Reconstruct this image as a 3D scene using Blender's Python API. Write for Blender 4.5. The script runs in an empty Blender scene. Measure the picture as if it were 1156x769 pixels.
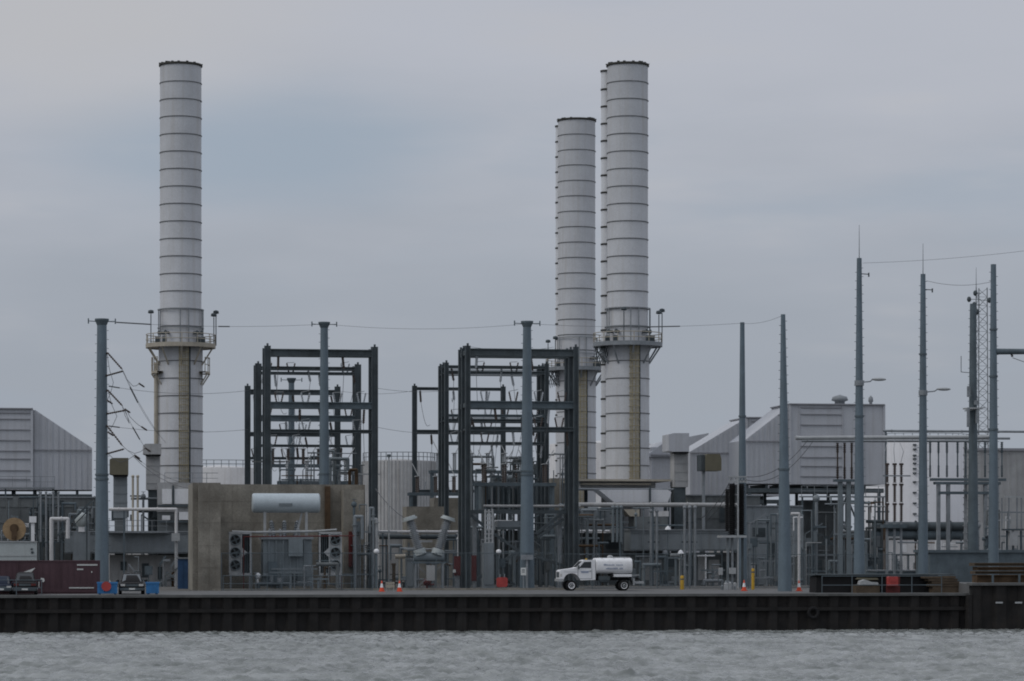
import bpy, math, random
from mathutils import Vector, Matrix, noise as mnoise
import numpy as np
random.seed(7)
SC = bpy.context.scene
COL = SC.collection
R = math.radians

# ------------------------------------------------------------------ camera
FPX = 3250.0          # focal length measured in pixels of a 1156 wide frame
HCAM = 7.15           # eye height above the water
HOR = 620.0           # horizon row in the 1156x769 photograph
cam = bpy.data.cameras.new("camera"); camo = bpy.data.objects.new("camera", cam)
COL.objects.link(camo)
camo.location = (0, 0, HCAM); camo.rotation_euler = (R(90), 0, 0)
cam.sensor_width = 36; cam.lens = 36 * FPX / 1156
cam.shift_y = (HOR - 384.5) / 1156
cam.clip_start = 1; cam.clip_end = 60000
SC.camera = camo

# ------------------------------------------------------------------ sky, sun, exposure
SUN_EL, SUN_AZ = 45, 246      # degrees; azimuth clockwise from +Y
W = bpy.data.worlds.new("World"); SC.world = W; W.use_nodes = True
nt = W.node_tree; nt.nodes.clear()
def N(t, **kw):
    n = nt.nodes.new(t)
    for k, v in kw.items(): setattr(n, k, v)
    return n
out = N('ShaderNodeOutputWorld'); bg = N('ShaderNodeBackground'); bg.inputs['Strength'].default_value = 0.1
sky = N('ShaderNodeTexSky'); sky.sky_type = 'NISHITA'; sky.sun_disc = False
sky.sun_elevation = R(SUN_EL); sky.sun_rotation = R(SUN_AZ); sky.dust_density = 3.0
tc = N('ShaderNodeTexCoord')
L = nt.links.new
def MATH(op, a, b=None, c=None):
    n = N('ShaderNodeMath', operation=op)
    for i, x in enumerate((a, b, c)):
        if x is None: continue
        if isinstance(x, (int, float)): n.inputs[i].default_value = x
        else: L(x, n.inputs[i])
    return n.outputs[0]
def MIXC(f, a, b):
    n = N('ShaderNodeMix', data_type='RGBA')
    for i, x in ((0, f), (6, a), (7, b)):
        if isinstance(x, (int, float)): n.inputs[i].default_value = x
        elif isinstance(x, tuple): n.inputs[i].default_value = (*x, 1)
        else: L(x, n.inputs[i])
    return n.outputs[2]
def SMOOTH(x, lo, hi):
    n = N('ShaderNodeMapRange', interpolation_type='SMOOTHSTEP'); n.inputs['From Min'].default_value = lo; n.inputs['From Max'].default_value = hi
    L(x, n.inputs['Value']); return n.outputs[0]
def NOISE(scale, loc, detail=4, rough=.5):
    m = N('ShaderNodeMapping'); m.inputs['Scale'].default_value = scale; m.inputs['Location'].default_value = loc; m.inputs['Rotation'].default_value = (0, R(7), 0)
    n = N('ShaderNodeTexNoise'); n.inputs['Scale'].default_value = 1; n.inputs['Detail'].default_value = detail; n.inputs['Roughness'].default_value = rough
    L(tc.outputs['Generated'], m.inputs[0]); L(m.outputs[0], n.inputs['Vector']); return n.outputs['Fac']
sep = N('ShaderNodeSeparateXYZ'); L(tc.outputs['Generated'], sep.inputs[0])
X_, Z_ = sep.outputs['X'], sep.outputs['Z']
n1 = NOISE((9, 3, 40), (1.3, .2, 2.2)); n2 = NOISE((5, 2, 26), (7.1, .6, 3.3), 5, .55)
zz = MATH('ADD', Z_, MATH('MULTIPLY', MATH('SUBTRACT', n1, .5), .10))
base = MIXC(SMOOTH(zz, .055, .185), (3.46, 3.80, 4.36), (4.72, 4.92, 5.48))          # grey blue low down, pale lilac higher up
def blob(cx, cz, rx, rz):
    dx = MATH('DIVIDE', MATH('SUBTRACT', X_, cx), rx); dz = MATH('DIVIDE', MATH('SUBTRACT', MATH('ADD', Z_, MATH('MULTIPLY', X_, -.06)), cz), rz)
    d = MATH('SQRT', MATH('ADD', MATH('MULTIPLY', dx, dx), MATH('MULTIPLY', dz, dz)))
    d = MATH('ADD', d, MATH('MULTIPLY', MATH('SUBTRACT', n2, .5), 1.6))
    return MATH('SUBTRACT', 1.0, SMOOTH(d, .1, 1.25))
gap = MATH('MAXIMUM', blob(-.075, .142, .085, .026), MATH('MULTIPLY', SMOOTH(n2, .52, .75), .55))
base = MIXC(MATH('MULTIPLY', gap, 1.0), base, (3.38, 3.98, 4.76))                       # thinner bluish gap in the cloud deck
base = MIXC(MATH('MULTIPLY', SMOOTH(n1, .56, .75), .25), base, (5.1, 5.05, 5.15))
base = MIXC(MATH('MULTIPLY', blob(-.15, .186, .10, .03), .7), base, (5.02, 5.0, 5.12))                     # warmer pale patch
zr = N('ShaderNodeMapRange'); zr.inputs['From Min'].default_value = 0.2; zr.inputs['From Max'].default_value = 1.0
zr.inputs['To Min'].default_value = 1.0; zr.inputs['To Max'].default_value = 1.7
L(Z_, zr.inputs['Value'])
vm = N('ShaderNodeVectorMath', operation='SCALE'); L(base, vm.inputs[0]); L(zr.outputs[0], vm.inputs['Scale'])
L(MIXC(.95, sky.outputs[0], vm.outputs[0]), bg.inputs['Color']); L(bg.outputs[0], out.inputs[0])
sl = bpy.data.lights.new("sun", 'SUN'); sl.energy = 0.7; sl.angle = R(25); sl.color = (1, .96, .9)
so = bpy.data.objects.new("sun", sl); COL.objects.link(so)
_d = Vector((math.sin(R(SUN_AZ)) * math.cos(R(SUN_EL)), math.cos(R(SUN_AZ)) * math.cos(R(SUN_EL)), math.sin(R(SUN_EL))))
so.rotation_euler = (-_d).to_track_quat('-Z', 'Y').to_euler()
SC.view_settings.view_transform = 'Standard'; SC.view_settings.look = 'None'
SC.view_settings.exposure = 0; SC.view_settings.gamma = 1; SC.view_settings.use_curve_mapping = False
SC.cycles.filter_width = 1.9
SC.cycles.max_bounces = 5; SC.cycles.use_denoising = True

# ------------------------------------------------------------------ yard coordinates: u along the quay, v inland, z up
TA = 0.15; AN = math.atan(TA); CA, SA = math.cos(AN), math.sin(AN); Q0 = 251.3; ZD = 3.2
def wpos(u, v, z): return Vector((u * CA - v * SA, Q0 + u * SA + v * CA, z))
def U(px, v):
    k = (px - 578) / FPX
    return (k * (Q0 + v * CA) + v * SA) / (CA - k * SA)
def dep(px, v): return Q0 + U(px, v) * SA + v * CA
def Z(py, px, v): return HCAM + (HOR - py) * dep(px, v) / FPX
def S(px, v): return FPX / dep(px, v)          # pixels per metre
def P(px, py, v): return Vector((U(px, v), v, ZD if py is None else Z(py, px, v)))

# ------------------------------------------------------------------ materials
MATS = {}
def mat(name, rgb, rough=.7, var=.18, scale=.6, streak=.0, metal=0.0, spec=.3, grime=(.25, .22, .19), fine=.08):
    if name in MATS: return MATS[name]
    m = bpy.data.materials.new(name); m.use_nodes = True; MATS[name] = m
    t = m.node_tree; b = t.nodes['Principled BSDF']
    b.inputs['Roughness'].default_value = rough; b.inputs['Metallic'].default_value = metal
    b.inputs['Specular IOR Level'].default_value = spec
    tc = t.nodes.new('ShaderNodeTexCoord')
    oi = t.nodes.new('ShaderNodeObjectInfo')
    add = t.nodes.new('ShaderNodeVectorMath'); add.operation = 'ADD'
    sc_ = t.nodes.new('ShaderNodeVectorMath'); sc_.operation = 'SCALE'; sc_.inputs['Scale'].default_value = 37.0
    comb = t.nodes.new('ShaderNodeCombineXYZ')
    for i in range(3): t.links.new(oi.outputs['Random'], comb.inputs[i])
    t.links.new(comb.outputs[0], sc_.inputs[0])
    t.links.new(tc.outputs['Object'], add.inputs[0]); t.links.new(sc_.outputs[0], add.inputs[1])
    n1 = t.nodes.new('ShaderNodeTexNoise'); n1.inputs['Scale'].default_value = scale; n1.inputs['Detail'].default_value = 6; n1.inputs['Roughness'].default_value = .62
    t.links.new(add.outputs[0], n1.inputs['Vector'])
    mr = t.nodes.new('ShaderNodeMapRange'); mr.inputs['From Min'].default_value = .28; mr.inputs['From Max'].default_value = .72
    mr.inputs['To Min'].default_value = 1 - var; mr.inputs['To Max'].default_value = 1 + var
    t.links.new(n1.outputs['Fac'], mr.inputs['Value'])
    n3 = t.nodes.new('ShaderNodeTexNoise'); n3.inputs['Scale'].default_value = 9; n3.inputs['Detail'].default_value = 3
    t.links.new(add.outputs[0], n3.inputs['Vector'])
    mr3 = t.nodes.new('ShaderNodeMapRange'); mr3.inputs['From Min'].default_value = .3; mr3.inputs['From Max'].default_value = .7
    mr3.inputs['To Min'].default_value = 1 - fine; mr3.inputs['To Max'].default_value = 1 + fine
    t.links.new(n3.outputs['Fac'], mr3.inputs['Value'])
    mu = t.nodes.new('ShaderNodeMath'); mu.operation = 'MULTIPLY'
    t.links.new(mr.outputs[0], mu.inputs[0]); t.links.new(mr3.outputs[0], mu.inputs[1])
    sv = t.nodes.new('ShaderNodeVectorMath'); sv.operation = 'SCALE'
    sv.inputs[0].default_value = rgb
    t.links.new(mu.outputs[0], sv.inputs['Scale'])
    last = sv.outputs[0]
    if streak > 0:
        mpn = t.nodes.new('ShaderNodeMapping'); mpn.inputs['Scale'].default_value = (2.2, 2.2, .10)
        t.links.new(add.outputs[0], mpn.inputs['Vector'])
        n2 = t.nodes.new('ShaderNodeTexNoise'); n2.inputs['Scale'].default_value = 1.0; n2.inputs['Detail'].default_value = 5
        t.links.new(mpn.outputs[0], n2.inputs['Vector'])
        m2 = t.nodes.new('ShaderNodeMapRange'); m2.inputs['From Min'].default_value = .5; m2.inputs['From Max'].default_value = .75
        m2.inputs['To Max'].default_value = streak
        t.links.new(n2.outputs['Fac'], m2.inputs['Value'])
        mix = t.nodes.new('ShaderNodeMix'); mix.data_type = 'RGBA'
        mix.inputs[7].default_value = (rgb[0] * grime[0] * 2, rgb[1] * grime[1] * 2, rgb[2] * grime[2] * 2, 1)
        t.links.new(m2.outputs[0], mix.inputs[0]); t.links.new(last, mix.inputs[6]); last = mix.outputs[2]
    t.links.new(last, b.inputs['Base Color'])
    bp = t.nodes.new('ShaderNodeBump'); bp.inputs['Strength'].default_value = .12; bp.inputs['Distance'].default_value = .02
    t.links.new(n3.outputs['Fac'], bp.inputs['Height']); t.links.new(bp.outputs[0], b.inputs['Normal'])
    return m
M_STACK = mat('stack_paint', (.47, .485, .505), .75, .08, .35, .40, grime=(.40, .37, .33))
M_RING = mat('ring_shadow_grey', (.17, .175, .18), .7)  # shadow line under each ring painted in as a darker ring colour
M_RIM = mat('dark_rim', (.055, .055, .05), .9)  # near-black of stack rims and flue mouths, also on the riser rings
M_LAD = mat('ladder_beige', (.34, .30, .20), .7, .2)
M_GAL = mat('galvanised_steel', (.215, .235, .25), .55, .2, 2, metal=.0)
M_GALL = mat('pale_galvanised', (.345, .36, .365), .5, .15, 2)
M_POLE = mat('blue_grey_pole', (.125, .165, .195), .6, .12, .5, .25)
M_DARK = mat('weathered_dark_steel', (.070, .086, .094), .75, .3, .7, .4)
M_DARKB = mat('dark_blue_steel', (.095, .122, .138), .7, .25, .7, .3)
M_BLACK = mat('black_rubber', (.012, .012, .013), .8, .2)
M_HOUSE = mat('filter_house_grey', (.43, .447, .475), .7, .06, .4, .25)
M_HOUSED = mat('filter_house_trim', (.27, .275, .295), .7, .1)
M_CONC = mat('stained_concrete', (.235, .222, .19), .9, .34, .5, .22, fine=.16)
M_CONCD = mat('joint_brown_concrete', (.16, .148, .125), .9, .25, .5, .4)  # darker brown of the formwork joints in the blast wall
M_PANEL = mat('blue_grey_panel', (.195, .22, .235), .65, .14, .5, .3)
M_PANELD = mat('dark_green_grey_panel', (.130, .143, .146), .7, .25, .6, .35)
M_PANELL = mat('pale_grey_panel', (.36, .365, .365), .65, .14, .6, .35)
M_WHITE = mat('white_paint', (.72, .73, .74), .45, .06, 1, .12)
M_OFFW = mat('offwhite_cladding', (.55, .55, .55), .7, .08, .5, .3)
M_TANKW = mat('tank_white', (.62, .63, .65), .7, .06, .2, .2)
M_TXF = mat('transformer_grey', (.165, .195, .21), .6, .14, .8, .3)
M_CONS = mat('conservator_blue', (.42, .48, .51), .45, .08, .8)
M_CERAM = mat('grey_porcelain', (.29, .315, .335), .35, .12, 2)
M_BROWNC = mat('brown_porcelain', (.055, .042, .036), .4, .15, 2)
M_CREAM = mat('cream_cover', (.36, .33, .27), .6, .15, 1)
M_RED = mat('red_paint', (.36, .055, .05), .55, .15, 2)
M_DRED = mat('dull_red_paint', (.11, .022, .02), .6, .25, 1)
M_ORANGE = mat('cone_orange', (.62, .075, .03), .6, .1)
M_YEL = mat('yellow_paint', (.42, .26, .03), .6, .2)
M_MAROON = mat('maroon_paint', (.075, .042, .050), .65, .15, .5, .35)
M_BLUE = mat('blue_plastic', (.035, .16, .36), .5, .15, 1.5)
M_DBLUE = mat('blue_door_paint', (.03, .075, .16), .6, .2, 1)
M_GLASS = mat('dark_glass', (.02, .024, .028), .12, .1, spec=.6)
M_WSH = mat('sky_toned_glass', (.10, .115, .125), .08, .1, spec=.8)  # sky reflection put into a paler base colour than the other glass
M_CAR = mat('black_car_paint', (.012, .012, .013), .55, .1, spec=.2)
M_CHROME = mat('dull_alloy', (.5, .5, .5), .35, .1, metal=.7)
M_WOOD = mat('reel_wood', (.30, .21, .12), .8, .25, 2)
M_RUST = mat('rusty_steel', (.085, .055, .032), .85, .4, 1.2, .5)
M_TIMB = mat('weathered_timber', (.085, .064, .044), .85, .3, 1.5, .3)
M_OLIVE = mat('olive_hood', (.13, .12, .085), .75, .15, .8)
M_WIRE = mat('conductor_wire', (.10, .105, .11), .6, .1)
M_PILE = mat('tarred_sheet_pile', (.017, .016, .0155), .85, .45, .5, .5)
def add_rust(m, rgb, lo_, hi_, amt, scale):
    t = m.node_tree; bs = t.nodes['Principled BSDF']; src = bs.inputs['Base Color'].links[0].from_socket
    tc = t.nodes.new('ShaderNodeTexCoord'); mp_ = t.nodes.new('ShaderNodeMapping'); mp_.inputs['Scale'].default_value = scale
    n = t.nodes.new('ShaderNodeTexNoise'); n.inputs['Scale'].default_value = 1; n.inputs['Detail'].default_value = 6; n.inputs['Roughness'].default_value = .65
    r = t.nodes.new('ShaderNodeMapRange'); r.inputs['From Min'].default_value = lo_; r.inputs['From Max'].default_value = hi_; r.inputs['To Max'].default_value = amt
    x = t.nodes.new('ShaderNodeMix'); x.data_type = 'RGBA'; x.inputs[7].default_value = (*rgb, 1)
    t.links.new(tc.outputs['Object'], mp_.inputs[0]); t.links.new(mp_.outputs[0], n.inputs['Vector']); t.links.new(n.outputs['Fac'], r.inputs['Value'])
    t.links.new(r.outputs[0], x.inputs[0]); t.links.new(src, x.inputs[6]); t.links.new(x.outputs[2], bs.inputs['Base Color'])
add_rust(M_PILE, (.030, .025, .022), .48, .72, .6, (.55, .55, .9))
add_rust(M_STACK, (.30, .26, .20), .60, .80, .45, (.9, .9, .06))
add_rust(M_HOUSE, (.29, .295, .30), .56, .80, .5, (1.1, 1.1, .12))
add_rust(M_CONC, (.12, .106, .086), .46, .72, .65, (.42, .42, .28))
add_rust(M_POLE, (.085, .105, .115), .5, .75, .5, (1.4, 1.4, .25))
M_CAP = mat('quay_cap', (.10, .102, .10), .85, .25, .8)
M_SIGN = mat('sign_white', (.6, .62, .6), .6, .05)
M_PALEB = mat('pale_green_white', (.40, .44, .44), .6, .08, .7, .2)
M_TEXT = mat('blue_lettering', (.27, .31, .40), .6, .05)
M_LAMP = mat('lamp_lens', (.5, .5, .48), .3, .05)

# ------------------------------------------------------------------ mesh builder (points in yard coordinates)
class MB:
    def __init__(s): s.v = []; s.f = []; s.m = []; s.s = []
    def _add(s, vs, fs, m=0, smooth=False):
        b = len(s.v); s.v += [tuple(x) for x in vs]
        for f in fs: s.f.append(tuple(b + i for i in f)); s.m.append(m); s.s.append(smooth)
        return s
    def box(s, u0, u1, v0, v1, z0, z1, m=0):
        if u0 > u1: u0, u1 = u1, u0
        if v0 > v1: v0, v1 = v1, v0
        if z0 > z1: z0, z1 = z1, z0
        vs = [(u0, v0, z0), (u1, v0, z0), (u1, v1, z0), (u0, v1, z0), (u0, v0, z1), (u1, v0, z1), (u1, v1, z1), (u0, v1, z1)]
        return s._add(vs, [(0, 3, 2, 1), (4, 5, 6, 7), (0, 1, 5, 4), (1, 2, 6, 5), (2, 3, 7, 6), (3, 0, 4, 7)], m)
    def pbox(s, x0, x1, y0, y1, v0, v1, m=0):
        c = (x0 + x1) / 2
        zt = Z(y0, c, v0); zb = ZD if y1 is None else Z(y1, c, v0)
        return s.box(U(x0, v0), U(x1, v0), v0, v1, zb, zt, m)
    def tube(s, a, b, r0, r1=None, n=8, m=0, caps=True):
        a = Vector(a); b = Vector(b); r1 = r0 if r1 is None else r1
        d = (b - a)
        if d.length < 1e-6: return s
        d.normalize()
        x = d.orthogonal().normalized(); y = d.cross(x)
        ra = []; rb = []
        for i in range(n):
            t = 2 * math.pi * i / n; o = x * math.cos(t) + y * math.sin(t)
            ra.append(a + o * r0); rb.append(b + o * r1)
        s._add(ra + rb, [(i, (i + 1) % n, n + (i + 1) % n, n + i) for i in range(n)], m, True)
        if caps:
            s._add(ra, [tuple(range(n - 1, -1, -1))], m); s._add(rb, [tuple(range(n))], m)
        return s
    def ptube(s, a, b, r0, r1=None, n=8, m=0):
        return s.tube(P(*a), P(*b), r0, r1, n, m)
    def path(s, pts, r, n=6, m=0):
        pts = [Vector(p) for p in pts]
        for a, b in zip(pts[:-1], pts[1:]): s.tube(a, b, r, r, n, m)
        for p in pts[1:-1]: s.ball(p, (r, r, r), 6, 4, m)
        return s
    def prism(s, uz, v0, v1, m=0):
        n = len(uz)
        vs = [(u, v0, z) for u, z in uz] + [(u, v1, z) for u, z in uz]
        area = sum(uz[i][0] * uz[(i + 1) % n][1] - uz[(i + 1) % n][0] * uz[i][1] for i in range(n))
        fr = tuple(range(n)); bk = tuple(range(2 * n - 1, n - 1, -1))
        sd = [(i, n + i, n + (i + 1) % n, (i + 1) % n) for i in range(n)]
        if area < 0: fr = fr[::-1]; bk = bk[::-1]; sd = [f[::-1] for f in sd]
        return s._add(vs, [fr, bk] + sd, m)
    def pprism(s, pts, v0, v1, m=0):
        return s.prism([(U(x, v0), ZD if y is None else Z(y, x, v0)) for x, y in pts], v0, v1, m)
    def lathe(s, prof, u, v, n=24, m=0, flat=False):
        vs = []; fs = []
        for r, z in prof:
            for i in range(n):
                t = 2 * math.pi * i / n; vs.append((u + r * math.cos(t), v + r * math.sin(t), z))
        for k in range(len(prof) - 1):
            for i in range(n):
                j = (i + 1) % n; fs.append((k * n + i, k * n + j, (k + 1) * n + j, (k + 1) * n + i))
        return s._add(vs, fs, m, not flat)
    def ball(s, c, r, nu=12, nv=8, m=0):
        c = Vector(c); vs = []; fs = []
        for k in range(nv + 1):
            th = math.pi * k / nv
            for i in range(nu):
                t = 2 * math.pi * i / nu
                vs.append((c.x + r[0] * math.sin(th) * math.cos(t), c.y + r[1] * math.sin(th) * math.sin(t), c.z + r[2] * math.cos(th)))
        for k in range(nv):
            for i in range(nu):
                j = (i + 1) % nu; fs.append((k * nu + j, k * nu + i, (k + 1) * nu + i, (k + 1) * nu + j))
        return s._add(vs, fs, m, True)
    def beam(s, a, b, w, h=None, m=0):
        """square bar from a to b"""
        a = Vector(a); b = Vector(b); h = h or w; d = (b - a).normalized()
        side = d.cross(Vector((0, 1, 0)));
        if side.length < 1e-3: side = d.cross(Vector((0, 0, 1)))
        side.normalize(); up = side.cross(d).normalized()
        vs = []
        for p in (a, b):
            for i, j in ((-1, -1), (1, -1), (1, 1), (-1, 1)): vs.append(p + side * (i * w / 2) + up * (j * h / 2))
        return s._add(vs, [(0, 3, 2, 1), (4, 5, 6, 7), (0, 1, 5, 4), (1, 2, 6, 5), (2, 3, 7, 6), (3, 0, 4, 7)], m)
    def insul(s, a, b, r, sheds=8, m=0, n=10):
        """ribbed insulator"""
        a = Vector(a); b = Vector(b)
        for i in range(sheds):
            p = a.lerp(b, i / sheds); q = a.lerp(b, (i + .45) / sheds); e = a.lerp(b, (i + 1) / sheds)
            s.tube(p, q, r, r * .72, n, m); s.tube(q, e, r * .55, r * .55, n, m)
        return s
    def build(s, name, mats, parent=None, org=None):
        if not isinstance(mats, (list, tuple)): mats = [mats]
        if parent is not None: org = parent['_o'] if '_o' in parent else ORG[parent.name]
        me = bpy.data.meshes.new(name)
        me.from_pydata([(x - org[0], y - org[1], z - org[2]) for x, y, z in s.v], [], s.f)
        for m in mats: me.materials.append(m)
        me.polygons.foreach_set('material_index', s.m); me.polygons.foreach_set('use_smooth', s.s)
        me.update()
        o = bpy.data.objects.new(name, me); COL.objects.link(o)
        ORG[o.name] = org
        if parent is not None: o.parent = parent
        else:
            o.location = wpos(*org); o.rotation_euler = (0, 0, AN)
        return o
ORG = {}
GROUPS = {'exhaust_stack': 'exhaust stacks of the power plant', 'storage_tank': 'storage tanks behind the plant', 'filter_house': 'inlet filter houses', 'vent_tower': 'vent towers with hoods',
          'line_gantry': 'steel line gantries of the two bays', 'transmission_pole': 'steel monopoles along the yard', 'overhead_wire': 'overhead wires of the switchyard', 'pipework': 'tangles of plant pipework',
          'pipe_run': 'level pipe runs', 'disconnect_switch': 'disconnect switches in the bays', 'chain_link_fence': 'chain link fences along the yard', 'guard_rail': 'low pipe guard rails', 'bollard': 'yellow bollards',
          'bin': 'blue bins on the quay', 'yard_lamp': 'white yard lamps', 'walkway': 'raised walkways', 'quay_wall': 'sheet pile quay walls', 'pipe_bank': 'banks of upright pipes', 'equipment_enclosure': 'equipment enclosures',
          'turbine_enclosure': 'turbine enclosures', 'transformer': 'power transformers', 'junction_box': 'junction boxes on posts', 'parked_car': 'cars parked on the quay', 'concrete_wall': 'brown concrete walls',
          'hose_cabinet': 'dark red cabinets', 'industrial_building': 'plain buildings at the right'}
def thing(name, label, cat, u, v, z=ZD, group=None):
    o = bpy.data.objects.new(name, None); COL.objects.link(o)
    o.empty_display_size = .5
    o.location = wpos(u, v, z); o.rotation_euler = (0, 0, AN)
    ORG[o.name] = (u, v, z)
    o['label'] = label; o['category'] = cat; group = group or GROUPS.get(name)
    if group: o['group'] = group
    return o
def pthing(name, label, cat, px, v, group=None, z=ZD): return thing(name, label, cat, U(px, v), v, z, group)
def solo(mb, name, m, label, cat, px, v, group=None, z=ZD):
    o = mb.build(name, m, None, (U(px, v), v, z)); o['label'] = label; o['category'] = cat; group = group or GROUPS.get(name)
    if group: o['group'] = group
    return o
def structure(mb, name, m, org=(0, 0, 0)):
    o = mb.build(name, m, None, org); o['kind'] = 'structure'; return o
def dup(root, du, dv, label=None, dz=0):
    def cp(o, par):
        c = o.copy(); COL.objects.link(c); ORG[c.name] = ORG[o.name]
        if par is not None: c.parent = par
        for ch in list(o.children): cp(ch, c)
        return c
    r = cp(root, None); u, v, z = ORG[root.name]
    ORG[r.name] = (u + du, v + dv, z + dz); r.location = wpos(u + du, v + dv, z + dz)
    if label: r['label'] = label
    return r
def dup_px(root, px0, v0, px1, v1, label): return dup(root, U(px1, v1) - U(px0, v0), v1 - v0, label)

# ------------------------------------------------------------------ the setting
def make_water():
    rows = [0.0]; d = 95.0
    ds = []
    while d < 262:
        ds.append(d); d += .13 + .0017 * max(0, d - 95) * .6
    xs = np.linspace(-62, 66, 620)
    D = np.array(ds)
    X, Y = np.meshgrid(xs, D)
    rng = np.random.RandomState(3)
    Zs = np.zeros_like(X)
    for lam, amp, cnt in ((9.0, .03, 7), (4.6, .055, 9), (2.6, .062, 10), (1.5, .040, 10), (.9, .014, 8)):
        for _ in range(cnt):
            th = rng.normal(-1.45, .5); l = lam * rng.uniform(.75, 1.35); ph = rng.uniform(0, 6.28)
            kx, ky = math.cos(th) * 2 * math.pi / l, math.sin(th) * 2 * math.pi / l
            g = .25 + 1.0 * (.5 + .5 * np.sin(X * rng.uniform(-.12, .12) + Y * rng.uniform(-.2, .2) + rng.uniform(0, 6.28))) ** 1.6
            w = np.sin(kx * X + ky * Y + ph + .6 * np.sin(X * .21 + Y * .13 + ph))
            Zs += amp / math.sqrt(cnt) * 3.1 * g * (1 - 1.35 * np.abs(w) + .3 * w)
    Zs -= Zs.mean()
    Zs *= np.interp(Y, [95, 215, 250, 262], [1.0, 1.0, .5, .4])
    Zs -= .02
    n, mcol = X.shape
    verts = np.stack([X.ravel(), Y.ravel(), Zs.ravel()], 1)
    idx = np.arange(n * mcol).reshape(n, mcol)
    faces = np.stack([idx[:-1, :-1].ravel(), idx[:-1, 1:].ravel(), idx[1:, 1:].ravel(), idx[1:, :-1].ravel()], 1)
    me = bpy.data.meshes.new('water'); me.from_pydata(verts.tolist(), [], faces.tolist())
    me.polygons.foreach_set('use_smooth', [True] * len(me.polygons))
    m = bpy.data.materials.new('grey_chop_water'); m.use_nodes = True; t = m.node_tree; b = t.nodes['Principled BSDF']
    b.inputs['Roughness'].default_value = .10; b.inputs['IOR'].default_value = 1.33
    tcn = t.nodes.new('ShaderNodeTexCoord'); nn = t.nodes.new('ShaderNodeTexNoise'); nn.inputs['Scale'].default_value = 1.6; nn.inputs['Detail'].default_value = 6
    mpn = t.nodes.new('ShaderNodeMapping'); mpn.inputs['Scale'].default_value = (.7, 1.0, 1)
    t.links.new(tcn.outputs['Object'], mpn.inputs[0]); t.links.new(mpn.outputs[0], nn.inputs[0])
    bp = t.nodes.new('ShaderNodeBump'); bp.inputs['Strength'].default_value = 1.0; bp.inputs['Distance'].default_value = .16
    t.links.new(nn.outputs['Fac'], bp.inputs['Height']); t.links.new(bp.outputs[0], b.inputs['Normal'])
    # paler patches and thin streaks of foam on the surface
    def wn(scale, det, lo_, hi_, amt):
        q = t.nodes.new('ShaderNodeMapping'); q.inputs['Scale'].default_value = scale; f = t.nodes.new('ShaderNodeTexNoise'); f.inputs['Scale'].default_value = 1; f.inputs['Detail'].default_value = det
        r = t.nodes.new('ShaderNodeMapRange'); r.inputs['From Min'].default_value = lo_; r.inputs['From Max'].default_value = hi_; r.inputs['To Max'].default_value = amt
        t.links.new(tcn.outputs['Object'], q.inputs[0]); t.links.new(q.outputs[0], f.inputs['Vector']); t.links.new(f.outputs['Fac'], r.inputs['Value']); return r.outputs[0]
    m1 = t.nodes.new('ShaderNodeMix'); m1.data_type = 'RGBA'; m1.inputs[6].default_value = (.14, .153, .145, 1); m1.inputs[7].default_value = (.255, .27, .263, 1)
    t.links.new(wn((.35, .14, 1), 5, .35, .62, 1.0), m1.inputs[0])
    m2 = t.nodes.new('ShaderNodeMix'); m2.data_type = 'RGBA'; m2.inputs[7].default_value = (.6, .61, .6, 1)
    t.links.new(wn((.22, .42, 1), 7, .66, .78, .35), m2.inputs[0]); t.links.new(m1.outputs[2], m2.inputs[6]); t.links.new(m2.outputs[2], b.inputs['Base Color'])
    me.materials.append(m)
    o = bpy.data.objects.new('water', me); COL.objects.link(o); o['kind'] = 'structure'
    # the rest of the river around the choppy stretch, 12 cm lower
    g = MB(); g.box(-3000, 3000, -900, 6, -1.4, -.75); o2 = g.build('river', m, None, (0, 0, 0)); o2['kind'] = 'structure'
make_water()
m_ground = mat('yard_gravel', (.115, .112, .105), .95, .25, .25)
m_deck = mat('quay_asphalt', (.118, .120, .120), .9, .22, .15)
g = MB(); g.box(-6000, 6000, 1.0, 9000, 1.0, ZD - .004); structure(g, 'ground', m_ground)
g = MB(); g.box(-300, 300, 1.0, 27.0, ZD - .5, ZD); structure(g, 'quay_road', m_deck)

def pile_wall(name, label, u0, u1, vf, ztop, mcap, waler=True, period=1.85, zlow=-2.2):
    t = thing(name, label, 'quay wall', u0, vf, 0)
    b = MB(); pts = []; u = u0; ph = 0
    d = .30
    while u < u1:
        q = period
        for f, o in ((0, 0), (.36, 0), (.5, d), (.86, d)): pts.append((min(u + f * q, u1), vf + o))
        u += q
    pts.append((u1, vf))
    vs = [(a, c, zlow) for a, c in pts] + [(a, c, ztop) for a, c in pts]; n = len(pts)
    b._add(vs, [(i, i + 1, n + i + 1, n + i) for i in range(n - 1)])
    b.build('sheet_piling', M_PILE, t)
    c = MB(); c.box(u0 - .05, u1 + .05, vf - .22, vf + 1.4, ztop - .12, ztop + .10); c.build('capping_beam', mcap, t)
    if waler:
        w = MB(); w.box(u0, u1, vf - .14, vf + .3, ztop - 1.42, ztop - 1.12); w.build('waler', M_PILE, t)
    return t
uS = U(1093, -.2)
QW = pile_wall('quay_wall', 'long black corrugated steel sheet pile wall rising from the grey water below the white tank truck', -75, uS, 0, ZD - .08, M_CAP)
b = MB()
cc = P(918, 692, -.42)
for i in range(20):
    t0, t1 = 2 * math.pi * i / 20, 2 * math.pi * (i + 1) / 20
    b.tube(cc + Vector((.42 * math.cos(t0), 0, .42 * math.sin(t0))), cc + Vector((.42 * math.cos(t1), 0, .42 * math.sin(t1))), .16, n=8)
solo(b, 'tyre_fender', M_BLACK, 'black tyre fender hung on the black quay wall at the right', 'fender', 918, -.42, z=cc.z - .5)
b = MB(); b.box(uS - .2, uS + .25, -.9, .4, -2.2, ZD - .1); b.build('return_panel', M_PILE, QW)
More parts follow.
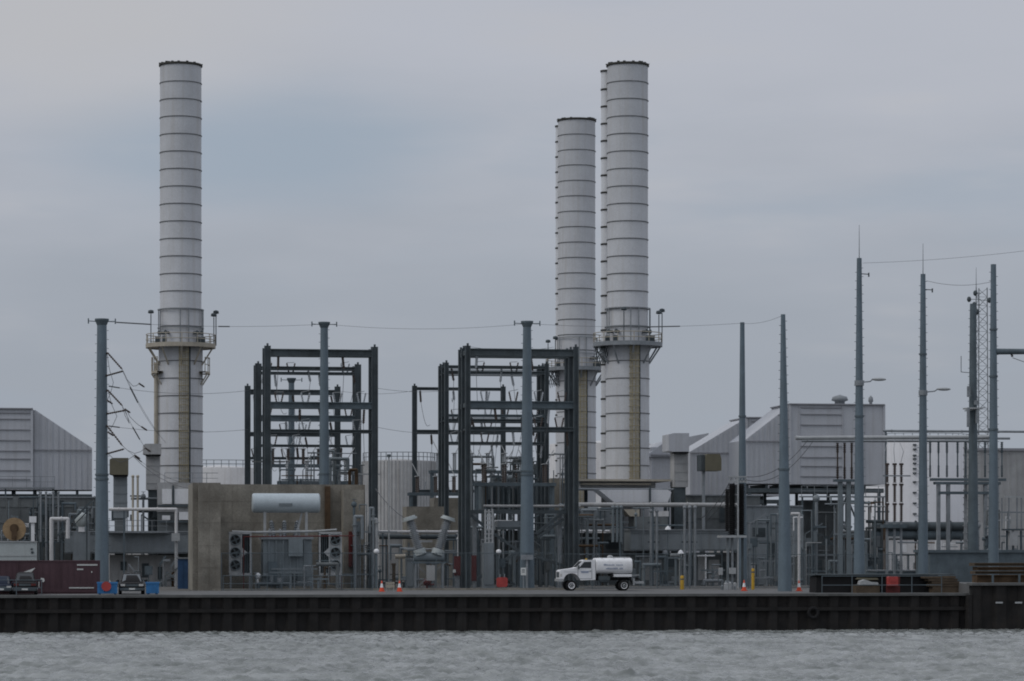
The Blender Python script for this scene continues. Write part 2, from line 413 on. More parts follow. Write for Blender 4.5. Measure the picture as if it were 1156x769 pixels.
Q2 = pile_wall('quay_wall', 'raised black sheet pile wall section at the far right carrying rusty beams', uS + .12, uS + 60, -.9, Z(659.5, 1125, -.9), M_CAP, waler=False, period=2.3)
for px_ in (1128, 1150):
    b = MB(); b.pbox(px_ - 4, px_ + 4, 679.5, 681.3, -1.0, -.97)
    b.build('pale_mark', M_GALL, Q2)
b = MB(); b.box(uS + .3, uS + 60, .4, 12, ZD - .3, Z(659.5, 1125, -.9) + .02); structure(b, 'upper_quay', m_deck)

# ------------------------------------------------------------------ exhaust stacks
def arc_rail(b, u, v, r, z, a0, a1, h=1.1, n=24, post=3, m=0, rr=.035):
    for lev in (h * .5, h):
        for i in range(n):
            t0 = a0 + (a1 - a0) * i / n; t1 = a0 + (a1 - a0) * (i + 1) / n
            b.tube((u + r * math.cos(t0), v + r * math.sin(t0), z + lev), (u + r * math.cos(t1), v + r * math.sin(t1), z + lev), rr, n=5, m=m)
    for i in range(0, n + 1, post):
        t0 = a0 + (a1 - a0) * i / n
        b.tube((u + r * math.cos(t0), v + r * math.sin(t0), z), (u + r * math.cos(t0), v + r * math.sin(t0), z + h), rr, n=5, m=m)
def ring_slab(b, u, v, r0, r1, z0, z1, a0=0, a1=2 * math.pi, n=32, m=0):
    for i in range(n):
        t0 = a0 + (a1 - a0) * i / n; t1 = a0 + (a1 - a0) * (i + 1) / n
        q = []
        for z in (z0, z1):
            for r, t in ((r0, t0), (r1, t0), (r1, t1), (r0, t1)): q.append((u + r * math.cos(t), v + r * math.sin(t), z))
        b._add(q, [(0, 3, 2, 1), (4, 5, 6, 7), (1, 2, 6, 5), (3, 0, 4, 7)], m)
def stack(label, px, v, ytop, wtop, wlow, yplat, ring0, dring, wplat, riser=False, lights=(), lowplat=None, leftpipe=False, redge=0):
    u = U(px, v); s = S(px, v); r = wtop / 2 / s; rl = wlow / 2 / s
    t = thing('exhaust_stack', label, 'chimney', u, v, ZD)
    zt = Z(ytop, px, v); zp = Z(yplat, px, v)
    b = MB(); n = 48
    zc = Z(ring0 + dring * 13, px, v)           # ring where the shell steps out
    b.lathe([(rl, ZD), (rl, zp + .3), (r, zp + .6), (r, zt)], u, v, n)
    b.lathe([(r - .12, zt), (r - .12, zt - 6)], u, v, n, 2)
    yy = ring0; k = 0
    while yy < 560:
        z = Z(yy, px, v); rr = r if z > zp + .6 else rl
        if abs(z - zp) > .9:
            b.lathe([(rr, z - .07), (rr + .07, z - .05), (rr + .07, z + .03), (rr, z + .05)], u, v, n, 1)
        yy += dring; k += 1
    b.build('shaft', [M_STACK, M_RING, M_RIM], t)
    b = MB()
    b.lathe([(r, zt - .28), (r + .13, zt - .25), (r + .13, zt - .02), (r - .12, zt + .0)], u, v, n)
    for i in range(26):
        a = random.uniform(0, 6.28); rr = r + .03
        b.box(u + rr * math.cos(a) - .14, u + rr * math.cos(a) + .14, v + rr * math.sin(a) - .1, v + rr * math.sin(a) + .1, zt - .02, zt + random.uniform(.04, .10))
    b.build('rim', M_RIM, t)
    # main platform
    rp = wplat / 2 / s
    b = MB(); ring_slab(b, u, v, rl + .02, rp, zp - .22, zp, n=40); ring_slab(b, u, v, rp - .1, rp + .03, zp - .34, zp + .14, n=40)
    for i in range(10):
        a = 2 * math.pi * i / 10 + .31
        b.beam((u + rl * math.cos(a), v + rl * math.sin(a), zp - 2.3), (u + (rp - .15) * math.cos(a), v + (rp - .15) * math.sin(a), zp - .3), .17)
    b.build('platform', M_CREAM if not riser else M_GAL, t)
    b = MB(); arc_rail(b, u, v, rp - .03, zp, 0, 2 * math.pi, 1.2, 40, 3, rr=.05); b.build('railing', M_CREAM, t)
    # guard hoops and uprights round the test ports
    b = MB()
    for a in (-2.9, -2.72, -1.25, -1.62, -.42, -.25, 2.4, .6):
        b.tube((u + (r + .25) * math.cos(a), v + (r + .25) * math.sin(a), zp), (u + (r + .25) * math.cos(a), v + (r + .25) * math.sin(a), zp + 4.1), .06, n=6)
    for z in (zp + 1.9, zp + 4.0):
        ring_slab(b, u, v, r + .18, r + .3, z, z + .09, n=36)
    b.build('guard_frame', M_GAL, t)
    for a in (-.72, -.95, -2.55, -2.2):
        b = MB(); p0 = Vector((u + (r + .1) * math.cos(a), v + (r + .1) * math.sin(a), zp + 1.3)); d = Vector((math.cos(a), math.sin(a), 0))
        b.tube(p0, p0 + d * .55, .17, n=10); b.tube(p0 + d * .55, p0 + d * .62, .26, n=10)
        b.box(p0.x + d.x * .8 - .25, p0.x + d.x * .8 + .25, p0.y + d.y * .8 - .2, p0.y + d.y * .8 + .2, zp, zp + .8)
        b.build('test_port', M_DARK, t)
    # caged ladder below the platform, dark conduit beside it
    b = MB(); zb = Z(565, px, v) if False else ZD + 9
    ua = u + .1 * rl; vf = v - rl
    for i in range(7):
        a = -math.pi / 2 + (i - 3) * .42
        b.box(ua + .52 * math.sin((i - 3) * .5) - .035, ua + .52 * math.sin((i - 3) * .5) + .035, vf - .42 - .38 * math.cos((i - 3) * .5), vf - .38 - .38 * math.cos((i - 3) * .5), zb, zp)
    z = zb
    while z < zp - .3:
        b.box(ua - .52, ua + .52, vf - .80, vf - .74, z, z + .07); b.box(ua - .56, ua - .5, vf - .8, vf, z, z + .07); b.box(ua + .5, ua + .56, vf - .8, vf, z, z + .07)
        z += .75
    b.box(ua - .26, ua - .2, vf - .2, vf - .14, zb, zp); b.box(ua + .2, ua + .26, vf - .2, vf - .14, zb, zp)
    z = zb
    while z < zp: b.box(ua - .2, ua + .2, vf - .19, vf - .15, z, z + .035); z += .3
    b.build('caged_ladder', M_LAD, t)
    b = MB(); a = -math.pi / 2 + .36
    b.box(u + rl * math.cos(a) + .0, u + rl * math.cos(a) + .14, v + rl * math.sin(a) - .14, v + rl * math.sin(a) + .02, ZD + 6, zp - .3); b.build('conduit', M_DARK, t)
    for (lx, ly) in lights:
        b = MB(); q = P(lx, ly, v - .3); base = zp + .2
        q.y = v - math.sqrt(max(.05, (rp - .05) ** 2 - (q.x - u) ** 2)) if abs(q.x - u) < rp - .05 else v
        b.tube((q.x, q.y, base - .2), (q.x, q.y, q.z), .055, n=6)
        b.lathe([(.05, q.z + .05), (.34, q.z + .12), (.30, q.z + .42), (.05, q.z + .5)], q.x, q.y, 10)
        b.build('floodlight', M_DARK, t)
    if lowplat:
        yl, a0, a1, w2 = lowplat; z2 = Z(yl, px, v); r2 = w2 / 2 / s
        for (aa, ab) in ((a0, a1), (math.pi - a1, math.pi - a0)):
            b = MB(); ring_slab(b, u, v, rl, r2, z2 - .25, z2, aa, ab, 10); arc_rail(b, u, v, r2 - .04, z2, aa, ab, 1.6, 8, 2, rr=.05)
            for i in range(3):
                a = aa + (ab - aa) * (i + .5) / 3
                b.beam((u + rl * math.cos(a), v + rl * math.sin(a), z2 - 1.5), (u + r2 * math.cos(a), v + r2 * math.sin(a), z2 - .2), .15)
            b.build('lower_platform', M_CREAM, t)
    if leftpipe:
        b = MB(); b.tube((u - rl - .28, v - .4, ZD + 4), (u - rl - .28, v - .4, zp - 2), .26, n=10); b.build('riser_pipe', M_CREAM, t)
    if riser:
        rr = .62; ur = U(redge, v) + rr; vr = v + r * .62
        b = MB(); zt2 = Z(ytop + 5.5, px, v); b.lathe([(rr, ZD + 6), (rr, zt2), (rr - .1, zt2), (rr - .1, zt2 - 2)], ur, vr, 20)
        yy = ring0 + 5
        while yy < 540:
            z = Z(yy, px, v); b.lathe([(rr, z - .1), (rr + .07, z - .08), (rr + .07, z + .08), (rr, z + .1)], ur, vr, 20, 1); yy += dring * .993
        b.lathe([(rr + .1, zt2 - .12), (rr + .1, zt2 + .06), (rr - .1, zt2 + .06)], ur, vr, 20, 1)
        b.build('riser_pipe', [M_STACK, M_RIM], t)
        b = MB()   # braced catwalk bracket under the left of the platform
        for i in range(7):
            q0 = Vector((u - rp + .25 * i, v - .6, zp - .3)); q1 = Vector((u - rp + .25 * i + .5, v - .6, zp - 2.6 + .1 * i))
            b.beam(q0, q1, .07)
            b.beam(Vector((u - rp + .25 * i + .5, v - .62, zp - .3)), Vector((u - rp + .25 * i, v - .62, zp - 2.2)), .07)
        b.build('bracing', M_DARK, t)
    return t
stack('tall white banded exhaust stack standing alone at the left, with twin side platforms', 204, 83, 73, 46.5, 49.5, 390, 94.8, 19.6, 78, False, ((170, 356), (244, 355), (241, 359)), (420, -.62, .3, 66), True)
stack('tallest white banded stack at the right of the close pair, with platform and floodlights', 708.5, 77, 73, 46, 49, 388.5, 94.7, 19.6, 78, True, ((698, 354), (740, 357), (748, 353)), redge=681.2)
stack('shorter-looking white banded stack set back at the left of the close pair', 651, 126, 135.5, 42, 43.5, 416.5, 154, 17.3, 70, True, ((618, 388), (624, 385)), redge=629.4)

# ------------------------------------------------------------------ storage tanks and far buildings
def far_tank(label, px, v, w, ytop, m, ribs=0, rail=True, stairs=None):
    u = U(px, v); r = w / 2 / S(px, v); zt = Z(ytop, px, v); vc = v + r
    t = thing('storage_tank', label, 'tank', u, vc, ZD)
    b = MB(); b.lathe([(r, ZD), (r, zt), (r - .05, zt + .05), (0.01, zt + r * .08)], u, vc, 64)
    for i in range(ribs):
        a = 2 * math.pi * i / ribs
        b.box(u + r * math.cos(a) - .07, u + r * math.cos(a) + .07, vc + r * math.sin(a) - .07, vc + r * math.sin(a) + .07, ZD, zt)
    b.build('shell', m, t)
    if rail:
        b = MB(); arc_rail(b, u, vc, r - .1, zt, math.pi, 2 * math.pi, 1.1, 40, 2, rr=.05); b.build('railing', M_GAL, t)
    if stairs:
        b = MB(); x, ys = stairs; uu = U(x, v)
        dv = vc - math.sqrt(r * r - (uu - u) ** 2)
        for y in ys: b.box(uu - .24, uu + .24, dv - .3, dv + .3, Z(y, x, v) - .10, Z(y, x, v) + .10)
        b.build('stair_bracket', M_DARK, t)
    return t
far_tank('huge white storage tank far behind the bus structure at the right', 1050, 170, 128, 497, M_TANKW, 0, True, (1033, [502, 507, 514, 518, 523, 529, 534, 544, 556, 568, 580, 592]))
far_tank('grey ribbed storage tank seen between the two gantry bays', 455, 120, 84, 520, M_PANELL, 60, True)
far_tank('pale storage tank behind the lone left stack and concrete blast wall', 250, 160, 110, 528, M_OFFW, 0, True)
far_tank('pale storage tank low behind the two close stacks', 690, 175, 120, 500, M_OFFW, 0, False)
def far_building(label, x0, x1, ytop, v, d, m, ribs=.5, roof=None, cat='building', name='industrial_building'):
    t = pthing(name, label, cat, (x0 + x1) / 2, v)
    b = MB(); b.pbox(x0, x1, ytop, None, v, v + d)
    ua, ub = U(x0, v), U(x1, v); z1 = Z(ytop, (x0 + x1) / 2, v)
    if ribs:
        u = ua + ribs
        while u < ub - .1: b.box(u - .05, u + .05, v - .06, v, ZD, z1 - .15); u += ribs
    b.build('wall', m, t)
    b = MB(); b.box(ua - .2, ub + .2, v - .2, v + d + .2, z1, z1 + .28); b.build('roof', roof or M_HOUSED, t)
    return t
far_building('grey building clad in vertical ribbed sheets at the right edge behind the poles', 1104, 1190, 509, 62, 4, M_PANELL, .75)
far_building('low blue-grey block building behind the rusty beams at the right edge', 1050, 1200, 624, 30, 5, M_DARKB, 0, M_DARKB)
far_building('low pale shed glimpsed behind the white storage tank legs', 985, 1100, 607, 150, 6, M_OFFW, 1.2)

# ------------------------------------------------------------------ inlet filter houses
def filter_house(label, body, wedge, v, d, battens, bx, ribs, label2=None, vents=()):
    """body: px box (x0,x1,y0,y1); wedge: px polygon of the sloping hood; battens: rows on the face between px bx"""
    x0, x1, y0, y1 = body; c = (x0 + x1) / 2
    t = pthing('filter_house', label, 'filter house', c, v)
    b = MB(); b.pbox(x0, x1, y0, y1, v, v + d)
    for px_ in ribs:
        b.box(U(px_, v) - .06, U(px_, v) + .06, v - .09, v, Z(y1, c, v), Z(y0, c, v))
    for px_ in (x0, x1):
        b.box(U(px_, v) - .12, U(px_, v) + .12, v - .13, v + .1, Z(y1, c, v) - .02, Z(y0, c, v) + .05)
    b.build('body', M_HOUSE, t)
    b = MB()
    for y in battens:
        b.box(U(bx[0], v), U(bx[1], v), v - .12, v - .02, Z(y, c, v) - .04, Z(y, c, v) + .05)
    b.build('weather_louvre', M_HOUSED, t)
    b = MB(); b.pprism(wedge, v + .4, v + d - .4)
    us = [U(p[0], v + .4) for p in wedge]; lo_, hi = min(us), max(us)
    zb = min(Z(p[1], p[0], v + .4) for p in wedge)
    top = sorted([(U(x, v + .4), Z(y, x, v + .4)) for x, y in wedge if Z(y, x, v + .4) > zb + .3])
    u = lo_ + .3
    while u < hi - .15:
        zt = np.interp(u, [q[0] for q in top], [q[1] for q in top])
        b.box(u - .045, u + .045, v + .32, v + .4, zb, zt - .02); u += .62
    b.build('transition_hood', M_HOUSE, t)
    # seam band at mid height of the hood
    b = MB(); xs = [p[0] for p in wedge]
    ym = max(p[1] for p in wedge[1:-1] if True) if False else None
    b2 = sorted(p[1] for p in wedge)
    ymid = b2[-3] + 1.5
    b.box(U(min(xs), v), U(max(xs), v), v + .2, v + .31, Z(ymid, c, v) - .05, Z(ymid, c, v) + .05); b.build('seam_band', M_HOUSED, t)
    b = MB(); b.pbox(x0 - 1, x1 + 1, y0 - 1.2, y0, v - .25, v + d); b.build('roof_edge', M_HOUSED, t)
    # underside steelwork
    b = MB(); z1 = Z(y1, c, v)
    ua, ub = min(U(x0, v), lo_), max(U(x1, v), hi)
    b.box(ua, ub, v + .1, v + .6, z1 - .95, z1 - .45); b.box(ua, ub, v + d - .6, v + d - .1, z1 - .95, z1 - .45)
    u = ua + .3; 
    while u < ub:
        b.box(u - .15, u + .15, v + .65, v + d - .65, z1 - .9, z1 - .02); u += 2.3
    b.build('support_beam', M_DARK, t)
    nleg = 5
    for k in range(nleg):
        u = ua + .5 + (ub - ua - 1.0) * k / (nleg - 1)
        for vv in (v + .35, v + d - .35):
            b = MB(); b.box(u - .16, u + .16, vv - .16, vv + .16, ZD, z1 - .96); b.build('leg', M_DARKB, t)
    b = MB()
    for k in range(nleg - 1):
        ul = ua + .5 + (ub - ua - 1.0) * k / (nleg - 1); ur = ua + .5 + (ub - ua - 1.0) * (k + 1) / (nleg - 1)
        if k % 2 == 0: b.beam((ul, v + .35, ZD + .5), (ur, v + .35, z1 - 1.3), .17)
        else: b.beam((ur, v + .35, ZD + .5), (ul, v + .35, z1 - 1.3), .17)
        b.box(ul + .2, ur - .2, v + .25, v + .45, ZD + 4.4, ZD + 4.75)
    b.build('bracing', M_DARK, t)
    for (vx, vy, w) in vents:
        b = MB(); q = P(vx, vy, v + 2); b.lathe([(w * .6, q.z - .3), (w * .6, q.z + .15), (w, q.z + .3), (w * .85, q.z + .7), (.05, q.z + .95)], q.x, v + 2, 12)
        b.build('roof_vent', M_GAL, t)
    return t
FH_R = filter_house('big grey inlet filter house at the right with sloping hood and horizontal louvre face', (892, 998, 457, 547), [(841, 546), (841, 497), (890, 459), (893, 459), (893, 546)], 72, 9,
                    [460.5, 468, 480, 492.5, 504, 516.5, 526.5, 538], (904, 950), (902, 951, 975), vents=((948, 455, 1.0), (983, 456, .3)))
filter_house('second grey filter house hidden partly behind the first, its hood sloping down toward the stacks', (843, 884, 472, 560), [(779, 560), (779, 510), (840, 473.5), (844, 473.5), (844, 560)], 98, 9,
             [476, 484, 492, 500, 510], (848, 880), (846, 866))
filter_house('left edge grey filter house with hood sloping down to the right', (-62, 36, 461.5, 553), [(36, 553), (36, 463), (40, 463), (104, 506), (104, 553)], 68, 9,
             [466, 473, 485, 497, 509, 518, 531, 541], (-60, 34), (-30, 35))

# roof of third unit & low flat roof by the right stacks
t = pthing('filter_house', 'small distant grey filter house roof peeping over the boxy vent towers', 'filter house', 757, 130)
b = MB(); b.pbox(736, 800, 505, None, 130, 139); b.build('body', M_HOUSE, t)
b = MB(); b.pprism([(733, 516), (733, 512), (752, 498), (800, 489), (800, 516)], 129.5, 139.5); b.build('transition_hood', M_HOUSE, t)
b = MB(); b.pbox(735, 802, 513, 514.5, 129.2, 129.4); b.build('seam_band', M_HOUSED, t)
# ------------------------------------------------------------------ vent towers with hoods
def vent_tower(label, x0, x1, yh0, yh1, yb, v, mh, mb_, leg, hood_left=3, d=2.2, over=1.2):
    t = pthing('vent_tower', label, 'vent tower', (x0 + x1) / 2, v)
    c = (x0 + x1) / 2
    b = MB(); b.pbox(x0 + over, x1 - over, yh1, yb, v, v + d)
    zb = Z(yb, c, v); zt = Z(yh1, c, v); z = zb + .7
    while z < zt - .3:
        b.box(U(x0 + over, v) - .03, U(x1 - over, v) + .03, v - .05, v + .02, z, z + .07); z += .95
    b.build('shaft', mb_, t)
    b = MB(); b.pprism([(x0 - hood_left, yh1 - 1), (x0 - hood_left, yh0 + 1.5), (x0, yh0), (x1, yh0), (x1, yh1), (x0, yh1)], v - 1.1, v + d + .3); b.build('hood', mh, t)
    b = MB(); b.pbox(x0 + .5, x1 - .5, yh1 + .05, yh1 + 2, v - .9, v - .02); b.build('louvre', M_BLACK, t)
    if leg:
        b = MB(); b.pbox(leg[0], leg[1], yb + .1, None, v + .2, v + d - .2); b.build('leg', M_DARK, t)
    else:
        b = MB(); b.pbox(x0 + 3, x1 - 3, yb + .1, None, v + .2, v + d - .2); b.build('leg', M_PANELD, t)
    return t
vent_tower('narrow blue-grey vent tower with an olive brown hood right of the leftmost monopole', 127, 145, 517, 536, 585, 62, M_OLIVE, M_PANEL, None)
vent_tower('pale vent tower with light grey hood in front of the lone stack', 164, 182, 501, 513, 553, 66, M_PANELL, M_PANELL, (168, 179), 2)
vent_tower('pale vent tower with overhanging grey hood beside the right-hand stacks', 760, 778, 489, 510, 550, 66, M_HOUSE, M_PANELL, (761, 774), 5)
t = pthing('ventilation_box', 'olive box hood on a thin post right of the pale vent tower', 'ventilation box', 805, 64)
b = MB(); b.pprism([(797, 531.5), (797, 514), (799, 512.5), (813, 512.5), (814.5, 518), (814.5, 531.5)], 63, 66); b.build('hood', M_OLIVE, t)
b = MB(); b.pbox(791.5, 796.8, 513.5, 531.5, 63.4, 65.6); b.build('dark_side', M_DARK, t)  # dark left side of the box, built as its own darker piece
b = MB(); b.pbox(793, 796, 532, None, 64, 64.3); b.build('post', M_GAL, t)

# ------------------------------------------------------------------ enclosures
def enclosure(label, x0, x1, y0, y1, v, d, m, name='equipment_enclosure', cat='enclosure', ribs=0.0, doors=(), lip=True, louvres=(), bands=(), stubs=(), mdoor=None):
    c = (x0 + x1) / 2; t = pthing(name, label, cat, c, v)
    ua, ub = U(x0, v), U(x1, v); z1 = Z(y0, c, v); z0 = ZD if y1 is None else Z(y1, c, v)
    b = MB(); b.box(ua, ub, v, v + d, z0, z1)
    if ribs:
        u = ua + ribs * .5
        while u < ub: b.box(u - .04, u + .04, v - .06, v, z0, z1 - .05); u += ribs
    for y in bands: b.box(ua - .03, ub + .03, v - .08, v, Z(y, c, v) - .05, Z(y, c, v) + .05)
    b.build('casing', m, t)
    if lip:
        b = MB(); b.box(ua - .12, ub + .12, v - .14, v + d + .1, z1, z1 + .14); b.build('roof', M_GAL, t)
    for (dx0, dx1, dy0, dy1) in doors:
        b = MB(); b.pbox(dx0, dx1, dy0, dy1, v - .06, v - .01); b.pbox(dx1 - 1.2, dx1 - .6, (dy0 + (dy1 or 664)) / 2, (dy0 + (dy1 or 664)) / 2 + 1.4, v - .11, v - .06); b.build('door', mdoor or M_PANELL, t)
    for (lx0, lx1, ly0, ly1) in louvres:
        b = MB(); b.pbox(lx0, lx1, ly0, ly1, v - .05, v - .005)
        nsl = max(2, int((ly1 - ly0) / 1.7))
        for i in range(nsl): b.pbox(lx0, lx1, ly0 + (ly1 - ly0) * i / nsl, ly0 + (ly1 - ly0) * (i + .45) / nsl, v - .1, v - .05)
        b.build('louvre', M_DARK, t)
    for (sx, h, r) in stubs:
        b = MB(); b.tube((U(sx, v + d / 2), v + d / 2, z1), (U(sx, v + d / 2), v + d / 2, z1 + h), r, n=10); b.lathe([(r, z1 + h), (r * 1.7, z1 + h), (r * 1.7, z1 + h + .12), (.02, z1 + h + .4)], U(sx, v + d / 2), v + d / 2, 10); b.build('vent_pipe', M_GAL, t)
    return t
enclosure('dark green-grey turbine enclosure under the left filter house', -60, 108, 562, None, 66, 6, M_PANELD, 'turbine_enclosure', ribs=1.4, bands=(572, 590, 607), louvres=((66, 72, 565, 583), (44, 58, 575, 590)), doors=((80, 88, 640, None),))
enclosure('long blue-grey equipment casing band left of the concrete blast wall', 73, 216, 601, 625, 58, 4, M_PANEL, ribs=2.6, bands=(602.5, 623))
enclosure('pale panelled skid under the blue-grey casing, left of the blast wall', 124, 199, 626.5, None, 60, 3, M_PANELL, 'equipment_skid', 'equipment skid', ribs=0, lip=False,
          doors=((127, 134, 632, 658), (146, 158, 631, 655), (170, 176, 633, 660), (184, 196, 640, None)), louvres=((136, 143, 634, 644), (160, 168, 636, 652), (178, 183, 640, 662)))
enclosure('blue cabinet beside the left end of the concrete blast wall', 201, 213, 631, 668, 40, 1.2, M_DBLUE, 'cabinet', 'cabinet', doors=((202, 207, 634, 666), (207.6, 212.4, 634, 666)), mdoor=M_DBLUE)
enclosure('grey horizontally ribbed enclosure behind the white tank truck', 641, 690, 575, 598, 62, 5, M_PANEL, bands=(577, 580, 583, 586, 589, 592, 595))
enclosure('wide blue-grey equipment casing right of the white tank truck', 712, 842, 599, 622, 58, 4, M_PANEL, ribs=2.2, bands=(601, 620))
enclosure('dark machinery skid below the casing right of the tank truck', 716, 842, 624, None, 60, 3, M_PANELD, 'equipment_skid', 'equipment skid', lip=False,
          doors=((722, 733, 630, 655), (736, 747, 632, 660), (788, 797, 628, 655), (800, 812, 632, None)), louvres=((751, 764, 631, 640), (770, 784, 640, 655), (816, 830, 634, 652)))
enclosure('dark turbine enclosure under the right filter house hood', 776, 858, 560, 598, 70, 6, M_PANELD, 'turbine_enclosure', ribs=1.5, bands=(570, 585), louvres=((812, 830, 572, 590),))
enclosure('blue-grey enclosure behind the fifth monopole on the right', 842, 905, 572, None, 66, 4, M_PANEL, ribs=1.8, bands=(590, 610, 630), louvres=((850, 864, 596, 606), (868, 878, 614, 630)), doors=((846, 853, 636, None),))
enclosure('grey equipment block behind the right gantry bay steelwork', 530, 645, 600, None, 74, 5, M_PANELD, ribs=1.6, bands=(612, 628), louvres=((620, 634, 622, 630),), stubs=((560, 1.5, .25), (590, 2.2, .2)))
enclosure('dark equipment wall behind the tank truck', 600, 716, 603, None, 66, 4, M_PANELD, ribs=1.3, bands=(610, 622), louvres=((655, 676, 606, 613), (684, 700, 610, 620)))
enclosure('brown concrete plinth wall left of the right gantry bay', 459, 522, 572, None, 62, 4, M_CONC, 'concrete_wall', 'wall', bands=(), lip=False)
enclosure('taller brown concrete block behind the tilted bushings', 490, 522, 562, None, 68, 4, M_CONC, 'concrete_wall', 'wall', lip=False)
enclosure('brown concrete block behind the right leg of the right gantry bay', 622, 641, 540, None, 78, 5, M_CONC, 'concrete_wall', 'wall', lip=False)
enclosure('dark blue block behind the fence between the poles at the right', 990, 1052, 645, None, 46, 4, M_DARKB, bands=(650,), ribs=1.2)
enclosure('dark low machinery casing under the right filter house legs', 905, 985, 628, None, 62, 4, M_PANELD, ribs=1.1, bands=(640,), louvres=((915, 928, 632, 646), (945, 958, 634, 650)))
enclosure('tall dark block added to close the bright gap between the right filter house legs', 908, 946, 566, None, 76, 3, M_PANELD, ribs=1.0, bands=(580, 596))  # added block, hides the bright sky between the legs
enclosure('dark wall added far behind the legs of the right filter house', 895, 990, 600, None, 104, 4, M_PANELD, ribs=1.5, bands=(612,))  # added backdrop, cuts the brightness under the filter house
enclosure('long grey wall of plant between the two transformer bays', 428, 530, 604, None, 80, 3, M_PANELL, ribs=1.6, bands=(616,), doors=((447, 455, 628, None),))

# white exhaust ducts behind
t = pthing('exhaust_duct', 'white sloped exhaust duct at the foot of the right-hand stacks', 'duct', 705, 63)
b = MB(); b.pprism([(676, 553), (754, 553), (758, 556), (754, 567), (693, 567)], 63, 66.8); b.build('casing', M_TANKW, t)
b = MB(); b.pbox(733, 735, 549, 568, 62.7, 62.98); b.pbox(690, 758, 567.2, 569, 62.6, 63.4); b.build('flange', M_DARK, t)
b = MB(); b.pprism([(704, 575), (722, 575), (722, 583), (711, 583)], 62.5, 65); b.build('lower_panel', M_CREAM, t)
b = MB(); b.pbox(738, 755, 577, 583, 62.5, 64); b.build('lower_panel', M_OFFW, t)
b = MB(); b.pbox(716, 754, 583.2, None, 62.5, 66); b.build('stand', M_PANELD, t)
t = pthing('flat_roof_platform', 'pale flat roof deck round the base of the right-hand stacks', 'platform', 705, 68)
b = MB(); b.pbox(653, 757, 541, 543.3, 67, 79); b.pbox(657, 735, 545.5, 547.5, 67.6, 79); b.build('deck', M_CREAM, t)
b = MB(); b.pbox(655, 740, 543.4, 552, 68.4, 78); b.build('fascia', M_PANELL, t)
for px_ in (660, 690, 720, 750):
    b = MB(); b.pbox(px_, px_ + 3, 552.3, None, 77, 77.4); b.build('leg', M_DARKB, t)
t = pthing('exhaust_duct', 'pale clad exhaust duct glimpsed between the lone stack and the blast wall', 'duct', 220, 61.5)
b = MB(); b.pbox(178, 232, 545, 578, 61.5, 63.8); b.build('casing', M_PANELL, t)
for (x0, x1, y0, y1) in ((183, 194, 552, 569), (197, 216, 552, 569), (183, 192, 582, 587), (202, 216, 578, 587)):
    b = MB(); b.pbox(x0, x1, y0, y1, 61.3, 61.48); b.build('panel', M_WHITE, t)
b = MB(); b.pbox(178, 217, 570, 572, 61.1, 61.45); b.pbox(178, 217, 588, 590, 61.1, 61.45); b.pbox(194.5, 196.5, 548, 569.8, 61.2, 61.46); b.build('frame', M_DARK, t)
b = MB(); b.pbox(178, 218, 578.3, None, 61.7, 63.8); b.build('stand', M_PANELD, t)

# ------------------------------------------------------------------ walkways and pipes
def walkway(label, x0, x1, ydeck, v, d=1.2, mdeck=None, rail=True, legs=True, rh=1.15):
    t = pthing('walkway', label, 'walkway', (x0 + x1) / 2, v); c = (x0 + x1) / 2
    z = Z(ydeck, c, v); ua, ub = U(x0, v), U(x1, v)
    b = MB(); b.box(ua, ub, v, v + d, z - .16, z); b.build('deck', mdeck or M_GAL, t)
    if rail:
        b = MB(); u = ua
        while u <= ub + .01: b.box(u - .03, u + .03, v, v + .06, z, z + rh); u += 1.5
        b.box(ua, ub, v, v + .06, z + rh - .03, z + rh + .03); b.box(ua, ub, v, v + .06, z + rh * .5 - .02, z + rh * .5 + .03); b.build('railing', M_GAL, t)
    if legs:
        n = max(2, int((ub - ua) / 4) + 1)
        for i in range(n):
            u = ua + .2 + (ub - ua - .4) * i / (n - 1); b = MB(); b.box(u - .09, u + .09, v + .4, v + .58, ZD, z - .17); b.build('leg', M_DARKB, t)
    return t
walkway('grey walkway with railing in front of the left filter house', -50, 62, 550, 66, 1.6)
walkway('walkway with railing over the blue-grey casing beside the leftmost monopole', 123, 190, 600, 57, .9, legs=False)
walkway('upper pipe walkway in front of the lone stack base', 186, 246, 546, 64, 1.2)
walkway('walkway under the right filter house', 905, 1000, 560, 70, 1.2)
def pipe_run(label, x0, x1, y, v, r, m, legs=(), name='pipe_run', cat='pipe', bend=None):
    t = pthing(name, label, cat, (x0 + x1) / 2, v)
    pts = [P(x0, y, v), P(x1, y, v)]
    z = Z(y, (x0 + x1) / 2, v)
    for p in pts: p.z = z
    if bend == 'down': pts.append(Vector((pts[-1].x, v, ZD)))
    if bend == 'arch': pts = [Vector((pts[0].x, v, ZD))] + pts + [Vector((pts[1].x, v, Z(y + 22, x1, v)))]
    b = MB(); b.path(pts, r, 10)
    b.build('pipe', m, t)
    u = U(x0, v) + 1
    while u < U(x1, v) - .2:
        b = MB(); b.tube((u - .05, v, z), (u + .05, v, z), r * 1.35, n=10); b.build('flange', m, t); u += 4.0
    for px_ in legs:
        b = MB(); b.box(U(px_, v) - .08, U(px_, v) + .08, v - .08, v + .08, ZD, z - r); b.build('support', M_DARKB, t)
    return t
pipe_run('pale horizontal pipe crossing left of the concrete blast wall', 123, 199, 575, 56, .17, M_OFFW, (140,), bend='down')
pipe_run('long pale pipe at mid height between the right stacks and the black cable heads', 641, 836, 570, 54, .24, M_PANELL, (650, 737, 780))
pipe_run('pale horizontal pipe spanning the steel frame of the right gantry bay', 546, 655, 571.5, 44, .14, M_PANELL, (548, 650))
pipe_run('light pipe running behind the tilted bushings', 428, 522, 600.5, 50, .16, M_OFFW, (432, 515))
